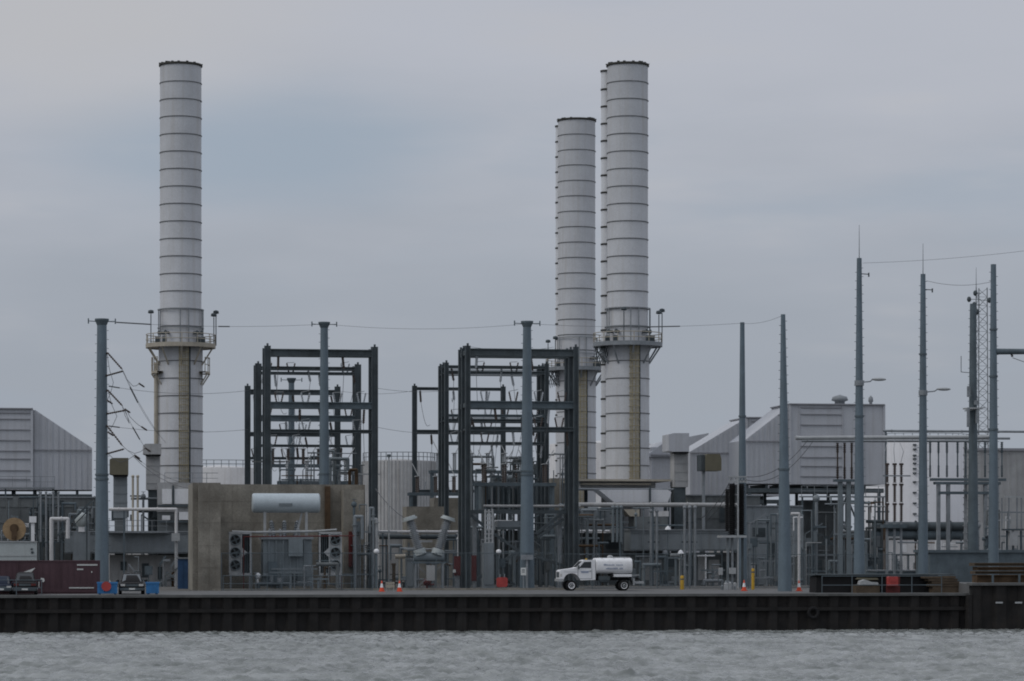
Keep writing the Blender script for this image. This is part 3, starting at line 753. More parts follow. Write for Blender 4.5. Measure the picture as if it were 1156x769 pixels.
pipe_run('dark pipe just below the light pipe behind the tilted bushings', 428, 522, 606, 52, .26, M_DARK, (436, 512))
pipe_run('white inverted U pipe left of the leftmost monopole', 58, 76.5, 586, 48, .20, M_OFFW, bend='arch')
pipe_run('short white hooked pipe beside the fifth monopole', 893, 902, 580, 40, .14, M_OFFW, bend='down')
pipe_run('thick dark overhead pipe between the poles at the right', 985, 1108, 594, 64, .48, M_DARK, (1000, 1040, 1085))
pipe_run('second dark overhead pipe under the thick one at the right', 985, 1108, 603.5, 64.5, .62, M_DARKB, (1010, 1060))
pipe_run('thin pale ledge pipe behind the tank truck hood', 655, 688, 599.5, 61.5, .12, M_WHITE)
pipe_run('long cable tray pipe high behind the bus structure at the right', 997, 1170, 487, 60, .13, M_GAL, (1000, 1160))
pipe_run('grey pipe across the foot of the right-hand stacks at roof level', 640, 760, 552.3, 66, .11, M_GAL, (645, 755))
def riser_bank(label, xs, y0, y1, v, r, m, brackets=()):
    t = pthing('pipe_bank', label, 'pipe bank', sum(xs) / len(xs), v)
    for x in xs:
        b = MB(); b.tube(P(x, y0, v), P(x, y1, v), r, n=8); b.ball(P(x, y0, v), (r * 1.5,) * 3, 8, 5); b.build('pipe', m, t)
    for y in brackets:
        b = MB(); z = Z(y, xs[0], v); b.box(U(min(xs), v) - .3, U(max(xs), v) + .3, v + r, v + r + .12, z - .08, z + .08); b.build('bracket', M_DARK, t)
    return t
riser_bank('bank of four upright blue-grey pipes left of the tank truck cab', [633, 638, 643.5, 649], 571, 612, 46, .17, M_TXF, (578, 608))
riser_bank('bank of three upright pipes on the casing above the tank truck', [692, 696.5, 701], 573, 612, 50, .15, M_TXF, (580, 607))
riser_bank('pair of upright grey pipes right of the tank truck', [735, 741.5], 577, None, 54, .15, M_GAL, (590, 612))
riser_bank('trio of tall upright pipes between the tank truck and the black cable heads', [773, 778.5, 784.5], 573, None, 52, .15, M_GAL, (590, 612, 640))
riser_bank('pair of upright pale pipes in front of the casing left of the blast wall', [150, 155.5], 538, 602, 60, .12, M_CREAM, (560,))
riser_bank('row of thin upright pipes under the left filter house', [46, 52, 60, 66], 556, 612, 62, .1, M_GAL, (570, 598))
# small white vessel and lagged parts on the left
t = pthing('pressure_vessel', 'small white rounded tank with a valve beside the leftmost monopole', 'tank', 92, 56)
q = P(92, 587, 56); b = MB(); b.ball(q, (.7, .7, .8), 16, 10); b.tube(q + Vector((0, 0, .7)), q + Vector((0, 0, 1.05)), .12, n=8); b.build('shell', M_PALEB, t)
b = MB(); b.box(q.x - .32, q.x + .32, q.y - .3, q.y + .3, q.z - 1.25, q.z - .72); b.build('pedestal', M_WHITE, t)
b = MB(); b.box(q.x - .9, q.x + .9, q.y - .2, q.y + .6, ZD, q.z - 1.26); b.build('stand', M_PANEL, t)
b = MB(); b.beam(P(65, 605, 55), P(103, 566, 55), .22); b.beam(P(66, 611, 55.2), P(104, 572, 55.2), .1); b.beam(P(70, None, 55.3), P(70, 600, 55.3), .15); b.beam(P(98, None, 55.3), P(98, 572, 55.3), .15)
solo(b, 'inclined_conveyor', M_DARK, 'dark inclined ladder stair behind the white U pipe', 'stair', 84, 55)
b = MB(); b.pbox(33, 41, 583, 590, 60, 60.8); b.pbox(35, 39, 590, None, 60.2, 60.6)
solo(b, 'junction_box', M_WHITE, 'small white junction box on a post right of the cable reel', 'junction box', 37, 60)
b = MB(); b.pbox(194, 203, 602, 611, 55, 55.8); b.pbox(197.5, 199.5, 611, None, 55.2, 55.5)
solo(b, 'junction_box', M_GALL, 'pale grey junction box on the pipe post just left of the blast wall', 'junction box', 198, 55)

# ------------------------------------------------------------------ concrete blast walls
t = pthing('blast_wall', 'tall brown concrete blast wall enclosing the big transformer on three sides', 'wall', 310, 40)
b = MB(); b.pbox(244, 412, 547, None, 40, 40.9)
for x in range(262, 412, 21): b.pbox(x, x + .25, 547.5, None, 39.985, 40, 1)
for y in (566, 590, 615, 640): b.pbox(245, 412, y, y + .25, 39.98, 39.984, 1)
b.build('back_wall', [M_CONC, M_CONCD], t)
b = MB(); b.pbox(224, 249, 545, None, 27.5, 28.4); b.pbox(236, 236.25, 545.5, None, 27.485, 27.5, 1); [b.pbox(224, 249, y, y + .25, 27.48, 27.484, 1) for y in (566, 590, 616, 641)]; b.pbox(217.5, 224.3, 545, None, 28.45, 40); b.pbox(224.3, 248.5, 545.8, None, 28.45, 31); b.build('side_wall', [M_CONC, M_CONCD], t)
b = MB(); b.pbox(388, 411, 553, None, 37, 39.95); b.build('side_wall', M_CONC, t)
b = MB(); b.pbox(367, 373, 549, 598, 39.4, 39.97); b.build('pilaster', M_RUST, t)
b = MB(); b.pbox(382, 386, 600, None, 39.3, 39.9); b.pbox(394, 400, 600, 640, 36.5, 36.97); b.build('hose_cabinet', M_DRED, t)

# ------------------------------------------------------------------ the big transformer
VT = 33
t = pthing('transformer', 'large grey power transformer with blue drum and fan banks before the blast wall', 'transformer', 324, VT)
b = MB(); b.pbox(297, 352, 609, 662, VT, VT + 3.2)
for x in (303, 311, 319, 327, 335, 343): b.pbox(x, x + 1.6, 610, 661, VT - .16, VT)
b.build('main_tank', M_TXF, t)
b = MB(); b.pbox(293, 356, 662, None, VT - .3, VT + 3.4); b.build('plinth', M_CONC, t)
b = MB(); b.pbox(295, 354, 606, 609, VT - .2, VT + 3.3); b.build('cover', M_GAL, t)
b = MB(); b.pbox(326, 342, 609, 628, VT - .75, VT - .17); b.build('control_cabinet', M_TXF, t)
b = MB(); b.pbox(303, 313, 634, 660, VT - .55, VT - .17); b.build('control_cabinet', M_DARKB, t)
b = MB(); b.pbox(330, 336, 648, 655, VT - .5, VT - .17); b.build('valve', M_DARK, t)
zc = Z(568, 322, VT + 1)
b = MB(); rr = 11.0 / S(322, VT + 1); ua, ub = U(286, VT + 1), U(359.5, VT + 1)
nn = 28
for k in range(1):
    b.tube((ua, VT + 1, zc), (ub, VT + 1, zc), rr, n=nn, caps=False)
    for uu, sg in ((ua, -1), (ub, 1)):
        b.tube((uu, VT + 1, zc), (uu + sg * .12, VT + 1, zc), rr * 1.0, rr * .86, n=nn)
b.build('conservator', M_CONS, t)
b = MB()
zn = zc - .15; b.box(U(315, VT), U(330, VT), VT + 1 - rr - .08, VT + 1 - rr + .05, zn - .12, zn + .12); b.build('name_plate', M_TXF, t)
for x in (299, 346):
    b = MB(); b.pbox(x - 1.5, x + 1.5, 576, 607, VT + .6, VT + .9); b.pbox(x - 1.5, x + 1.5, 576, 607, VT + 1.4, VT + 1.6)
    b.build('conservator_stand', M_GALL, t)
b = MB(); b.beam(P(341, 578, VT + 1), P(334, 606, VT + 1), .18); b.build('oil_pipe', M_GALL, t)
def radiator(x0, x1, yr0, yr1, flip):
    b = MB()
    c = (x0 + x1) / 2
    ua, ub = U(x0, VT - .2), U(x1, VT - .2); z0, z1 = Z(yr1, c, VT - .2), Z(yr0, c, VT - .2)
    k = 11; 
    for i in range(k):
        u = ua + (ub - ua) * (i + .5) / k
        b.box(u - .05, u + .05, VT, VT + 2.4, z0 + .1, z1 - .1)
    b.box(ua - .1, ub + .1, VT + .3, VT + .6, z1 - .15, z1 + .1); b.box(ua - .1, ub + .1, VT + .3, VT + .6, z0 - .1, z0 + .15)
    rad = b.build('radiator', M_DARK, t)
    fx0, fx1 = (x0 - .5, x0 + 13) if not flip else (x1 - 13, x1 + .5)
    b = MB()
    b.pbox(x0 - 1, x1 + 1, yr0 - 1.5, yr0 + 1, VT - .3, VT - .1); b.pbox(x0 - 1, x1 + 1, yr1 - 1, yr1 + 1.5, VT - .3, VT - .1)
    for x in (x0 - 1, x1 - 1): b.pbox(x, x + 2, yr0, yr1, VT - .3, VT - .1)
    xm = fx1 if not flip else fx0
    b.pbox(xm - .7, xm + .7, yr0, yr1, VT - .3, VT - .1)
    fc = (fx0 + fx1) / 2
    ys = [yr0 + 7.5 + 14.3 * i for i in range(3)]
    # gusset triangle
    ym = ys[1]
    b.pprism([(xm, ym - 6), (xm + (6.5 if not flip else -6.5), ym), (xm, ym + 6)], VT - .34, VT - .31)
    b.pbox(fx0 + (1.2 if not flip else 0), fx1 - (0 if not flip else 1.2), yr0 + 1, yr1 - 1, VT - .2, VT - .12)
    b.build('fan_frame', M_GALL, t).parent = rad
    for y in ys:
        b = MB(); p = P(fc, y, VT - .3)
        r0 = .50
        for i in range(16):
            a0, a1 = 2 * math.pi * i / 16, 2 * math.pi * (i + 1) / 16
            b.tube(p + Vector((r0 * math.cos(a0), 0, r0 * math.sin(a0))), p + Vector((r0 * math.cos(a1), 0, r0 * math.sin(a1))), .05, n=6)
        b.tube(p + Vector((0, -.06, 0)), p + Vector((0, .1, 0)), .14, n=10, m=1)
        for i in range(4):
            a = math.pi / 2 * i + .4
            b.beam(p, p + Vector((r0 * math.cos(a), .02, r0 * math.sin(a))), .16, .03, m=1)
        b.tube(p + Vector((0, .03, 0)), p + Vector((0, .095, 0)), r0, n=20, m=2)
        f = b.build('fan', [M_TXF, M_DARK, M_BLACK], t); f.parent = rad; 
    for x in (x0 + 1, x1 - 1):
        b = MB(); b.pbox(x - 1, x + 1, yr1 + 1.6, None, VT - .25, VT - .05); b.build('leg', M_GAL, t).parent = rad
radiator(259.5, 283, 602, 648, False)
radiator(361, 385, 602, 648, True)
b = MB(); b.path([P(275, 606, VT - .6), P(400, 605, VT - .6)], .055); b.path([P(275, 606, VT - .6), P(275, None, VT - .6)], .05); b.build('fire_pipe', M_DRED, t)
for x, lean in ((309, -1.5), (321, 0), (333, 1.5)):
    b = MB(); b.insul(P(x, 607, VT + 1.8), P(x + lean * 2, 588, VT + 2.6), .26, 7); b.build('bushing', M_CERAM, t)
for x in (305, 317, 338):
    b = MB(); b.insul(P(x, 607, VT + .4), P(x - 1, 597, VT + .2), .15, 5); b.build('arrester', M_CERAM, t)
b = MB(); b.path([P(289, 601, VT + .2), P(352, 600, VT + .2)], .13); b.path([P(352, 600, VT + .2), P(380, 598, VT + .2)], .1); b.path([P(289, 601, VT + .2), P(262, 600, VT + .2)], .1); b.build('header_pipe', M_GALL, t)
b = MB(); b.ball(P(291, 650, VT - .8), (.3, .3, .3), 10, 6); b.pbox(290, 292, 651, None, VT - .85, VT - .75)
solo(b, 'yard_lamp', M_WHITE, 'small white globe on a post at the left foot of the transformer', 'lamp', 291, VT - .8)

# a second transformer, hidden behind the right gantry steel
t = pthing('transformer', 'dark transformer with pale bushings high behind the right gantry bay', 'transformer', 585, 70)
b = MB(); b.pbox(545, 622, 548, 575, 70, 74)
for x in range(548, 620, 6): b.pbox(x, x + 2, 549, 575, 69.8, 70)
b.build('main_tank', M_DARKB, t)
b = MB(); b.pbox(541, 626, 575, 577, 69.6, 74.4); b.build('deck', M_GAL, t)
for x in (547, 570, 597, 620):
    b = MB(); b.pbox(x - 1.5, x + 1.5, 577.2, None, 71, 71.4); b.build('leg', M_DARKB, t)
for x, l in ((548, -4), (556, -1), (568, 3), (584, -3), (596, 2), (608, 5), (617, 1)):
    b = MB(); b.insul(P(x, 548, 71), P(x + l, 521, 71.5), .28, 9); b.tube(P(x + l, 521, 71.5), P(x + l, 517, 71.5), .07, n=6); b.build('bushing', random.choice([M_CERAM, M_BROWNC, M_CERAM]), t)
b = MB(); q0 = P(556, 541, 70.5); q1 = P(578, 541, 70.5); b.tube(q0, q1, .45, n=16); b.build('conservator', M_TXF, t)

# ------------------------------------------------------------------ monopoles
def monopole(label, px, v, ytop, wtop, wbase, ybase=None, flanges=(), cap=False, arm=None, whip=None, m=None, ladder=True, ins=(), group=None, lean=0):
    t = pthing('transmission_pole', label, 'pole', px, v, group)
    s = S(px, v); q = P(px + lean, ytop, v); u = U(px, v)
    b = MB(); b.tube((u, v, ZD), q, wbase / 2 / s, wtop / 2 / s, n=12)
    b.build('shaft', m or M_POLE, t)
    for y in flanges:
        b = MB(); z = Z(y, px, v); f = (z - ZD) / (q.z - ZD); r = (wbase * (1 - f) + wtop * f) / 2 / s; uc = u + (q.x - u) * f
        b.tube((uc, v, z - .09), (uc, v, z + .09), r + .07, n=12); b.build('flange', M_DARKB, t)
    if cap:
        b = MB()
        b.tube((q.x, v, q.z - .05), (q.x, v, q.z + .12), wtop / 2 / s + .22, n=12)
        b.tube((q.x, v, q.z - .5), (q.x, v, q.z - .05), wtop / 2 / s, wtop / 2 / s + .2, n=12)
        for sx in (-1, 1):
            b.beam((q.x, v, q.z - .15), (q.x + sx * 1.25, v - .1, q.z - .1), .07); b.tube((q.x + sx * 1.25, v - .1, q.z - .35), (q.x + sx * 1.25, v - .1, q.z + .15), .06, n=6)
    if cap: b.build('pole_cap', M_DARKB, t)
    if ladder:
        b = MB(); z = ZD + 3
        k = 0
        while z < q.z - .6:
            f = (z - ZD) / (q.z - ZD); r = (wbase * (1 - f) + wtop * f) / 2 / s; uc = u + (q.x - u) * f
            sd = 1 if k % 2 else -1
            b.box(uc + sd * r - .0, uc + sd * (r + .16), v - .03, v + .03, z, z + .04); z += .42; k += 1
        b.build('step_bolts', M_DARK, t)['kind'] = 'stuff'
    if arm:
        ya, xe = arm; z = Z(ya, px, v); ue = U(xe, v); sg = 1 if ue > u else -1
        b = MB(); b.path([(u, v, z), ((u + ue) / 2, v, z + .12), (ue - sg * .9, v, z + .3)], .06); b.tube((u, v, z - .3), (u, v, z + .2), wbase * .42 / s, n=10)
        b.build('lamp_arm', M_GAL, t)
        b = MB(); b.ball((ue - sg * .25, v, z + .33), (.75, .3, .16), 12, 6); b.build('lamp_head', M_GALL, t)
    if whip:
        b = MB(); b.tube(q, (q.x, v, Z(whip, px, v)), .045, .02, n=6); b.build('lightning_rod', M_GAL, t)
        b = MB(); b.beam((q.x, v, q.z - 1.5), (q.x + .95, v, q.z - 1.55), .08); b.tube((q.x + .95, v, q.z - 1.8), (q.x + .95, v, q.z - 1.4), .07, n=6); b.build('wire_bracket', M_DARK, t)
    return t
P1 = monopole('thick blue-grey monopole at the left between filter house and lone stack, with strut insulators', 115, 24, 361.5, 11, 16.5, flanges=(536, 541), cap=True)
# strut insulators of the left pole
for (a, bb) in (((121, 424), (139, 419)), ((122, 467), (143, 463)), ((122, 399), (138, 417)), ((122, 441), (138, 458)), ((121, 481), (138, 503)), ((122, 512), (140, 507))):
    b = MB(); b.insul(P(a[0], a[1], 23.6), P(bb[0], bb[1], 22), .10, 9); b.tube(P(a[0] - 2, a[1], 23.8), P(a[0], a[1], 23.6), .1, n=6); b.build('strut_insulator', M_BROWNC, P1)
for k, (a, m_, c_) in enumerate((((139, 419), (150, 436), (157, 433)), ((143, 463), (152, 476), (160, 482)), ((138, 458), (146, 478), (141, 462)), ((121, 400), (128, 432), (121, 452)), ((122, 441), (132, 470), (122, 488)), ((138, 503), (152, 512), (164, 506)), ((122, 512), (136, 522), (152, 514)))):
    b = MB(); b.path([P(*a, 22.5), P((a[0] + m_[0]) / 2 - 1, (a[1] + m_[1]) / 2 + 1, 22.3), P(*m_, 22), P((c_[0] + m_[0]) / 2 + .5, (c_[1] + m_[1]) / 2 + 1, 22), P(*c_, 22)], .025, 5); b.insul(P(*c_, 22), P(c_[0] + 6, c_[1] + 4, 22.5), .09, 6, 1); b.build('jumper_wire', [M_WIRE, M_BROWNC], P1)
monopole('blue-grey monopole rising behind the blast wall in front of the left gantry bay', 366, 42, 365, 8.5, 13.5, flanges=(535,), cap=True)
monopole('blue-grey monopole standing before the right gantry bay, with a white notice at its foot', 595, 29, 364, 9, 17, flanges=(532, 536), cap=True)
monopole('thin distant blue-grey monopole inside the left gantry bay', 329, 100, 428, 6.5, 9, cap=True, ladder=False)
monopole('slim monopole just left of the right filter house, above the black cable heads', 838, 44, 364, 5, 11, flanges=(470, 543), ladder=False)
monopole('slim plain tapered monopole overlapping the sloping hood of the right filter house', 886, 14, 355, 5, 16, flanges=(530,), ladder=True, lean=-2)
monopole('tall monopole with lamp arm and lightning rod in front of the right filter house face', 970, 22, 291.5, 5.5, 13, None, (432, 470), arm=(432, 995), whip=254)
monopole('monopole with lamp arm and lightning rod in front of the white storage tank', 1042, 26, 309.5, 5.5, 12, None, (443, 400), arm=(443, 1068), whip=275)
PA = monopole('dark monopole hung with antennas beside the lattice mast', 1098.5, 34, 343, 7, 13, None, (), m=M_DARKB)
for (x, y0, y1, w) in ((1094, 436, 448, 3), (1093.5, 460, 482, 2.4), (1103, 460, 478, 2.2), (1102.5, 452, 457, 4)):
    b = MB(); b.pbox(x - w / 2, x + w / 2, y0, y1, 33.2, 33.5); b.build('panel_antenna', M_GAL, PA)
b = MB(); q = P(1098, 462, 34); ring_slab(b, q.x, 34, .4, 1.0, q.z, q.z + .12, n=20); b.beam(P(1089, 464, 33.5), P(1112, 460, 33.5), .12); b.build('antenna_ring', M_GALL, PA)
b = MB(); b.path([P(1097, 421, 34), P(1085, 420, 34), P(1085, 402, 34)], .04); b.build('whip_antenna', M_GAL, PA)
PR = monopole('tall monopole with a crossarm reaching off the right edge', 1121.5, 20, 298.5, 6, 12.5, None, (372, 425, 485))
b = MB(); q0 = P(1124, 397, 20); q1 = P(1200, 397, 20); b.tube(q0, q1, .30, .24, n=12); b.build('crossarm', M_DARKB, PR)
b = MB(); b.insul(P(1142, 400, 20), P(1143, 403, 20), .15, 3); b.path([P(1143, 404, 20), P(1160, 410, 20)], .03); b.build('insulator_string', M_BROWNC, PR)
# lattice mast
t = pthing('lattice_mast', 'slender grey lattice mast with small antennas behind the dark monopole', 'mast', 1107, 90)
b = MB(); v = 90; w = 8.0 / S(1107, v); zb, zt = ZD, Z(325, 1107, v); u = U(1107, v); hw = w
legs = [(-hw, -hw * .6), (hw, -hw * .6), (0, hw)]
z = zb
for (a, c) in legs: b.tube((u + a, v + c, zb), (u + a * .8, v + c * .8, zt), .07, n=5)
k = 0
while z < zt - .2:
    z2 = min(z + 1.05, zt); f = 1 - .2 * (z - zb) / (zt - zb); f2 = 1 - .2 * (z2 - zb) / (zt - zb)
    for i in range(3):
        j = (i + 1) % 3
        A, Bq = (i, j) if k % 2 else (j, i)
        b.tube((u + legs[A][0] * f, v + legs[A][1] * f, z), (u + legs[Bq][0] * f2, v + legs[Bq][1] * f2, z2), .035, n=4)
    b.tube((u + legs[0][0] * f, v + legs[0][1] * f, z), (u + legs[1][0] * f, v + legs[1][1] * f, z), .03, n=4)
    z = z2; k += 1
b.build('lattice', M_GAL, t)
for (x, y) in ((1094, 338), (1117, 339), (1101, 331), (1100, 344), (1103, 352)):
    b = MB(); q = P(x, y, v - .5); b.beam(q, P(1107, y, v), .06); b.ball(q, (.28, .28, .35), 8, 6); b.build('antenna', M_DARK, t)
b = MB(); b.tube(P(1102, 325, v), P(1102, 302, v), .05, .02, n=5); b.build('lightning_rod', M_GAL, t)

# ------------------------------------------------------------------ gantries
def gantry(label, v, left, right, ytop, beams, legd=(0, 3.0), wleg=7, strings=0, jump=0, thin=(), m=M_DARK):
    c = (left + right) / 2
    t = pthing('line_gantry', label, 'gantry', c, v)
    s = S(c, v); ul, ur = U(left, v), U(right, v)
    w = wleg / s
    for k, dv in enumerate(legd):
        for u in (ul, ur):
            zt = Z(ytop, c, v) - (0 if k == 0 else .05)
            b = MB(); vv = v + dv
            b.box(u - w / 2, u + w / 2, vv - .04, vv + .04, ZD, zt)                # web facing us
            b.box(u - w / 2, u - w / 2 + .10, vv - .22, vv + .22, ZD, zt); b.box(u + w / 2 - .10, u + w / 2, vv - .22, vv + .22, ZD, zt)
            b.box(u - .1, u + .1, vv - .1, vv + .1, zt, zt + .25)
            b.build('leg', m, t)
    for (y0, y1, mm) in beams:
        b = MB(); z1, z0 = Z(y0, c, v), Z(y1, c, v); h = z1 - z0
        b.box(ul + w / 2, ur - w / 2, v - .10, v + .10, z0 + .05, z1 - .05)
        b.box(ul + w / 2 , ur - w / 2, v - .26, v + .26, z1 - .10, z1); b.box(ul + w / 2, ur - w / 2, v - .26, v + .26, z0, z0 + .10)
        b.build('beam', mm, t)
        if len(legd) > 1:
            for dv in legd[1:]:
                b = MB(); b.box(ul + w / 2, ur - w / 2, v + dv - .15, v + dv + .15, z0 + .1, z1 - .12); b.build('beam', mm, t)
            for u in (ul, ur):
                b = MB(); b.box(u - .12, u + .12, v + .24, v + legd[-1] - .24, z0 + .12, z1 - .15); b.build('tie', m, t)
    rng = random.Random(int(v * 10 + left))
    zt = [Z(y1, c, v) for y0, y1, _ in beams]
    for (y0, y1, mm) in beams[1:]:
        for i in range(4):
            if rng.random() < .3: continue
            u = ul + (ur - ul) * (i + rng.uniform(.3, .7)) / 4; z = Z(y0, c, v)
            b = MB(); b.insul((u - .25, v, z), (u - .45, v, z + .95), .12, 5); b.insul((u + .25, v, z), (u + .45, v, z + .95), .12, 5)
            b.beam((u - .45, v, z + .98), (u + rng.uniform(.3, .5), v + .1, z + rng.uniform(1.0, 1.2)), .06, m=1)
            b.build('post_insulator', [rng.choice([M_BROWNC, M_CERAM]), M_GALL], t)
    for i in range(strings):
        f = (i + .5) / strings; u = ul + (ur - ul) * f; z = zt[i % len(zt)]
        ln = rng.uniform(.9, 1.4); du = rng.uniform(-.22, .22)
        b = MB(); b.insul((u, v, z - .15), (u + du, v - .5, z - .15 - ln), .15, 8); b.tube((u, v, z), (u, v, z - .15), .05, n=5)
        e = Vector((u + du, v - .5, z - .15 - ln))
        # jumper loop hanging from the string
        pts = [e]
        dx = rng.uniform(-1.3, 1.3); dz = rng.uniform(1.5, 4.5)
        for k in range(1, 7):
            q = k / 6; pts.append(Vector((e.x + dx * q, e.y + 1.0 * q, e.z - dz * q + 1.2 * math.sin(math.pi * q) * (-1))))
        b.path(pts, .026, 5, 1); b.build('insulator_string', [rng.choice([M_BROWNC, M_CERAM]), M_WIRE], t)
    return t
BM = M_DARKB
gantry('front steel gantry of the left bay, in front of the blue monopole row', 44, 302, 423, 391, [(394.5, 402.5, M_DARK), (454, 461.5, BM), (485, 489, M_DARK)], (0, 3.0), 7.2, 5)
gantry('middle steel gantry of the left bay', 66, 291.5, 404, 411, [(414, 418, M_DARK), (420, 423, M_DARK), (469, 476, M_DARKB), (502, 505, M_DARK)], (0, 2.5), 7.2, 9)
gantry('rearmost steel gantry of the left bay', 95, 279.5, 381, 436, [(440, 446, M_DARK), (488, 493, M_DARK), (516, 519, M_DARK)], (0,), 6.6, 7)
gantry('front steel gantry of the right bay beside the shorter-looking stack', 38, 528, 650, 391, [(394, 402, M_DARK), (453, 461, BM), (482, 487, M_DARK)], (0, 3.0, 5.2), 6, 6)
gantry('middle steel gantry of the right bay', 60, 504, 617, 410, [(413, 416, M_DARK), (419, 422.5, M_DARK), (468, 471, BM), (473, 476.5, M_DARK), (499, 502, M_DARK)], (0, 2.6, 5.2), 5, 10)
gantry('rearmost steel gantry of the right bay, standing furthest left', 90, 468, 568, 436, [(437.5, 441, M_DARK), (485.5, 490.5, M_DARK), (553, 556, M_DARK)], (0,), 5.5, 8)

# braced steel trestle at the foot of the right bay
t = pthing('steel_trestle', 'dark braced steel trestle at the foot of the right gantry bay', 'trestle', 590, 42)
b = MB(); b.pbox(523, 655, 576, 580, 42, 42.5); b.pbox(560, 592, 595, 598, 42, 42.4); b.build('beam', M_DARK, t)
for (a, c) in (((527, 578), (549, 596)), ((558, 603), (585, 622)), ((605, 603), (634, 580)), ((607, 607), (636, 586)), ((571, 632), (588, 620)), ((605, 628), (640, 640)), ((538, 655), (550, 645))):
    b = MB(); b.beam(P(a[0], a[1], 41.7), P(c[0], c[1], 41.7), .28); b.build('brace', M_DARK, t)
for x in (536, 556, 632):
    b = MB(); b.pbox(x - 2, x + 2, 580.2, None, 42.1, 42.5); b.build('leg', M_GAL, t)
b = MB(); b.pbox(562, 588, 588, 595, 42.6, 44); b.build('casing', M_PANEL, t)
# perforated pale cable riser above a blue cabinet
t = pthing('cable_riser', 'pale ladder-like cable riser over the blue-grey cabinet in the right bay', 'cable riser', 552, 36)
b = MB()
for x in (548, 552, 556): b.pbox(x - .9, x + .9, 575, 613, 36, 36.2)
for y in range(577, 613, 5): b.pbox(547, 557, y, y + 1.4, 36.02, 36.25)
b.build('ladder_rack', M_GALL, t)
b = MB(); b.pbox(546, 558, 613, None, 35.6, 36.8); b.pbox(547, 557, 616, 660, 35.5, 35.58); b.build('cabinet', M_PANEL, t)
for (x0, x1, y0, y1, v, m, lab) in ((513, 520, 628, 650, 40, M_DRED, 'dark red hose cabinet behind the left leg of the right bay'), (533, 538, 627, 656, 39, M_DRED, 'tall narrow dark red cabinet right of the gantry leg')):
    t = pthing('hose_cabinet', lab, 'cabinet', (x0 + x1) / 2, v)
    b = MB(); b.pbox(x0, x1, y0, y1, v, v + .5); b.pbox(x0 + .6, x1 - .6, y0 + 2, y1 - 2, v - .05, v); b.build('box', m, t)
    b = MB(); b.pbox(x0 + 1, x1 - 1, y1 + .1, None, v + .1, v + .4); b.build('post', M_GAL, t)
    if x0 == 513: b = MB(); b.pbox(511.5, 514.5, 643, 646.5, v - .2, v - .08); b.build('label_plate', M_SIGN, t)

# ------------------------------------------------------------------ switchgear
def breaker(label, px, v, yb, span, ytip, tilt, rbush, mb_, base):
    t = pthing('circuit_breaker', label, 'circuit breaker', px, v)
    b = MB(); q = P(px, yb, v); b.tube(q + Vector((-span / 2, 0, 0)), q + Vector((span / 2, 0, 0)), .42, n=16); b.build('tank', M_TXF, t)
    b = MB(); b.box(q.x - span / 2 - .2, q.x + span / 2 + .2, v - .5, v + .5, q.z - .62, q.z - .46); b.build('base_frame', M_DARKB, t)
    for sx in (-1, 1):
        for sv in (-.4, .4):
            b = MB(); b.box(q.x + sx * span * .45 - .08, q.x + sx * span * .45 + .08, v + sv - .08, v + sv + .08, ZD, q.z - .63); b.build('leg', M_GAL, t)
        p0 = q + Vector((sx * span * .27, -.1, .25)); tip = Vector((q.x + sx * (span * .27 + tilt), v - .1, Z(ytip, px, v)))
        b = MB(); d = (tip - p0).normalized()
        b.tube(p0, p0 + d * .55, rbush * 1.2, n=16, m=1)
        p1 = p0 + d * .55
        b.insul(p1, tip - d * .3, rbush, 16, n=14)
        b.tube(tip - d * .3, tip - d * .12, rbush * 1.5, n=14, m=1); b.tube(tip - d * .12, tip + d * .05, rbush * 1.25, n=14, m=1)
        b.build('bushing', [mb_, M_PALEB], t)
    b = MB(); b.box(q.x - .3, q.x + .5, v - .9, v - .55, q.z - 2.3, q.z - .8); b.build('control_box', M_PANELL, t)
    b = MB()
    b.beam((q.x - span * .45, v - .45, ZD + .1), (q.x + span * .45, v - .45, q.z - .7), .06); b.beam((q.x + span * .45, v - .45, ZD + .1), (q.x - span * .45, v - .45, q.z - .7), .06); b.build('brace', M_GAL, t)
    return t
breaker('circuit breaker with two big grey bushings splayed in a V behind the traffic cones', 484, 33, 629, 3.0, 584, 1.15, .50, M_CERAM, None)
t = pthing('valve_wheel', 'dark red valve set low under the splayed bushings', 'valve', 482, 35)
b = MB(); b.ball(P(482, 657, 35), (.4, .3, .35), 10, 6); b.path([P(478, 660, 35), P(490, 660, 35)], .1); b.pbox(481, 483, 657, None, 34.95, 35.05); b.build('body', M_DRED, t)
b = MB(); b.pbox(459.5, 466, 632, 662, 36, 36.5); b.pbox(459, 466.5, 630.5, 632, 35.9, 36.6); b.pbox(460, 465.5, 662, None, 36.1, 36.4)
solo(b, 'control_cabinet', M_PANEL, 'pale blue-grey control cabinet left of the splayed bushings', 'cabinet', 463, 36)
b = MB(); b.pbox(443, 446.5, 638, None, 37, 37.3); b.pbox(442.5, 447, 636, 638, 36.9, 37.4)
solo(b, 'marker_post', M_TIMB, 'wooden ochre post between the left gantry leg and the splayed bushings', 'post', 445, 37)
t = pthing('tall_conduit', 'thin pale upright conduit right of the left gantry bay', 'conduit', 439, 37)
b = MB(); b.tube(P(439, 515, 37), P(439, None, 37), .09, n=8); b.build('pipe', M_GALL, t)
b = MB(); b.tube(P(439, 513, 37), P(439, 516, 37), .2, n=8); b.build('cap', M_DARK, t)
b = MB(); b.path([P(446, 628.5, 36), P(458, 628, 36)], .22, 10); b.pbox(450, 452, 628, None, 35.9, 36.1)
solo(b, 'surge_arrester', M_CREAM, 'pale horizontal arrester on a post just left of the splayed bushings', 'arrester', 452, 36)

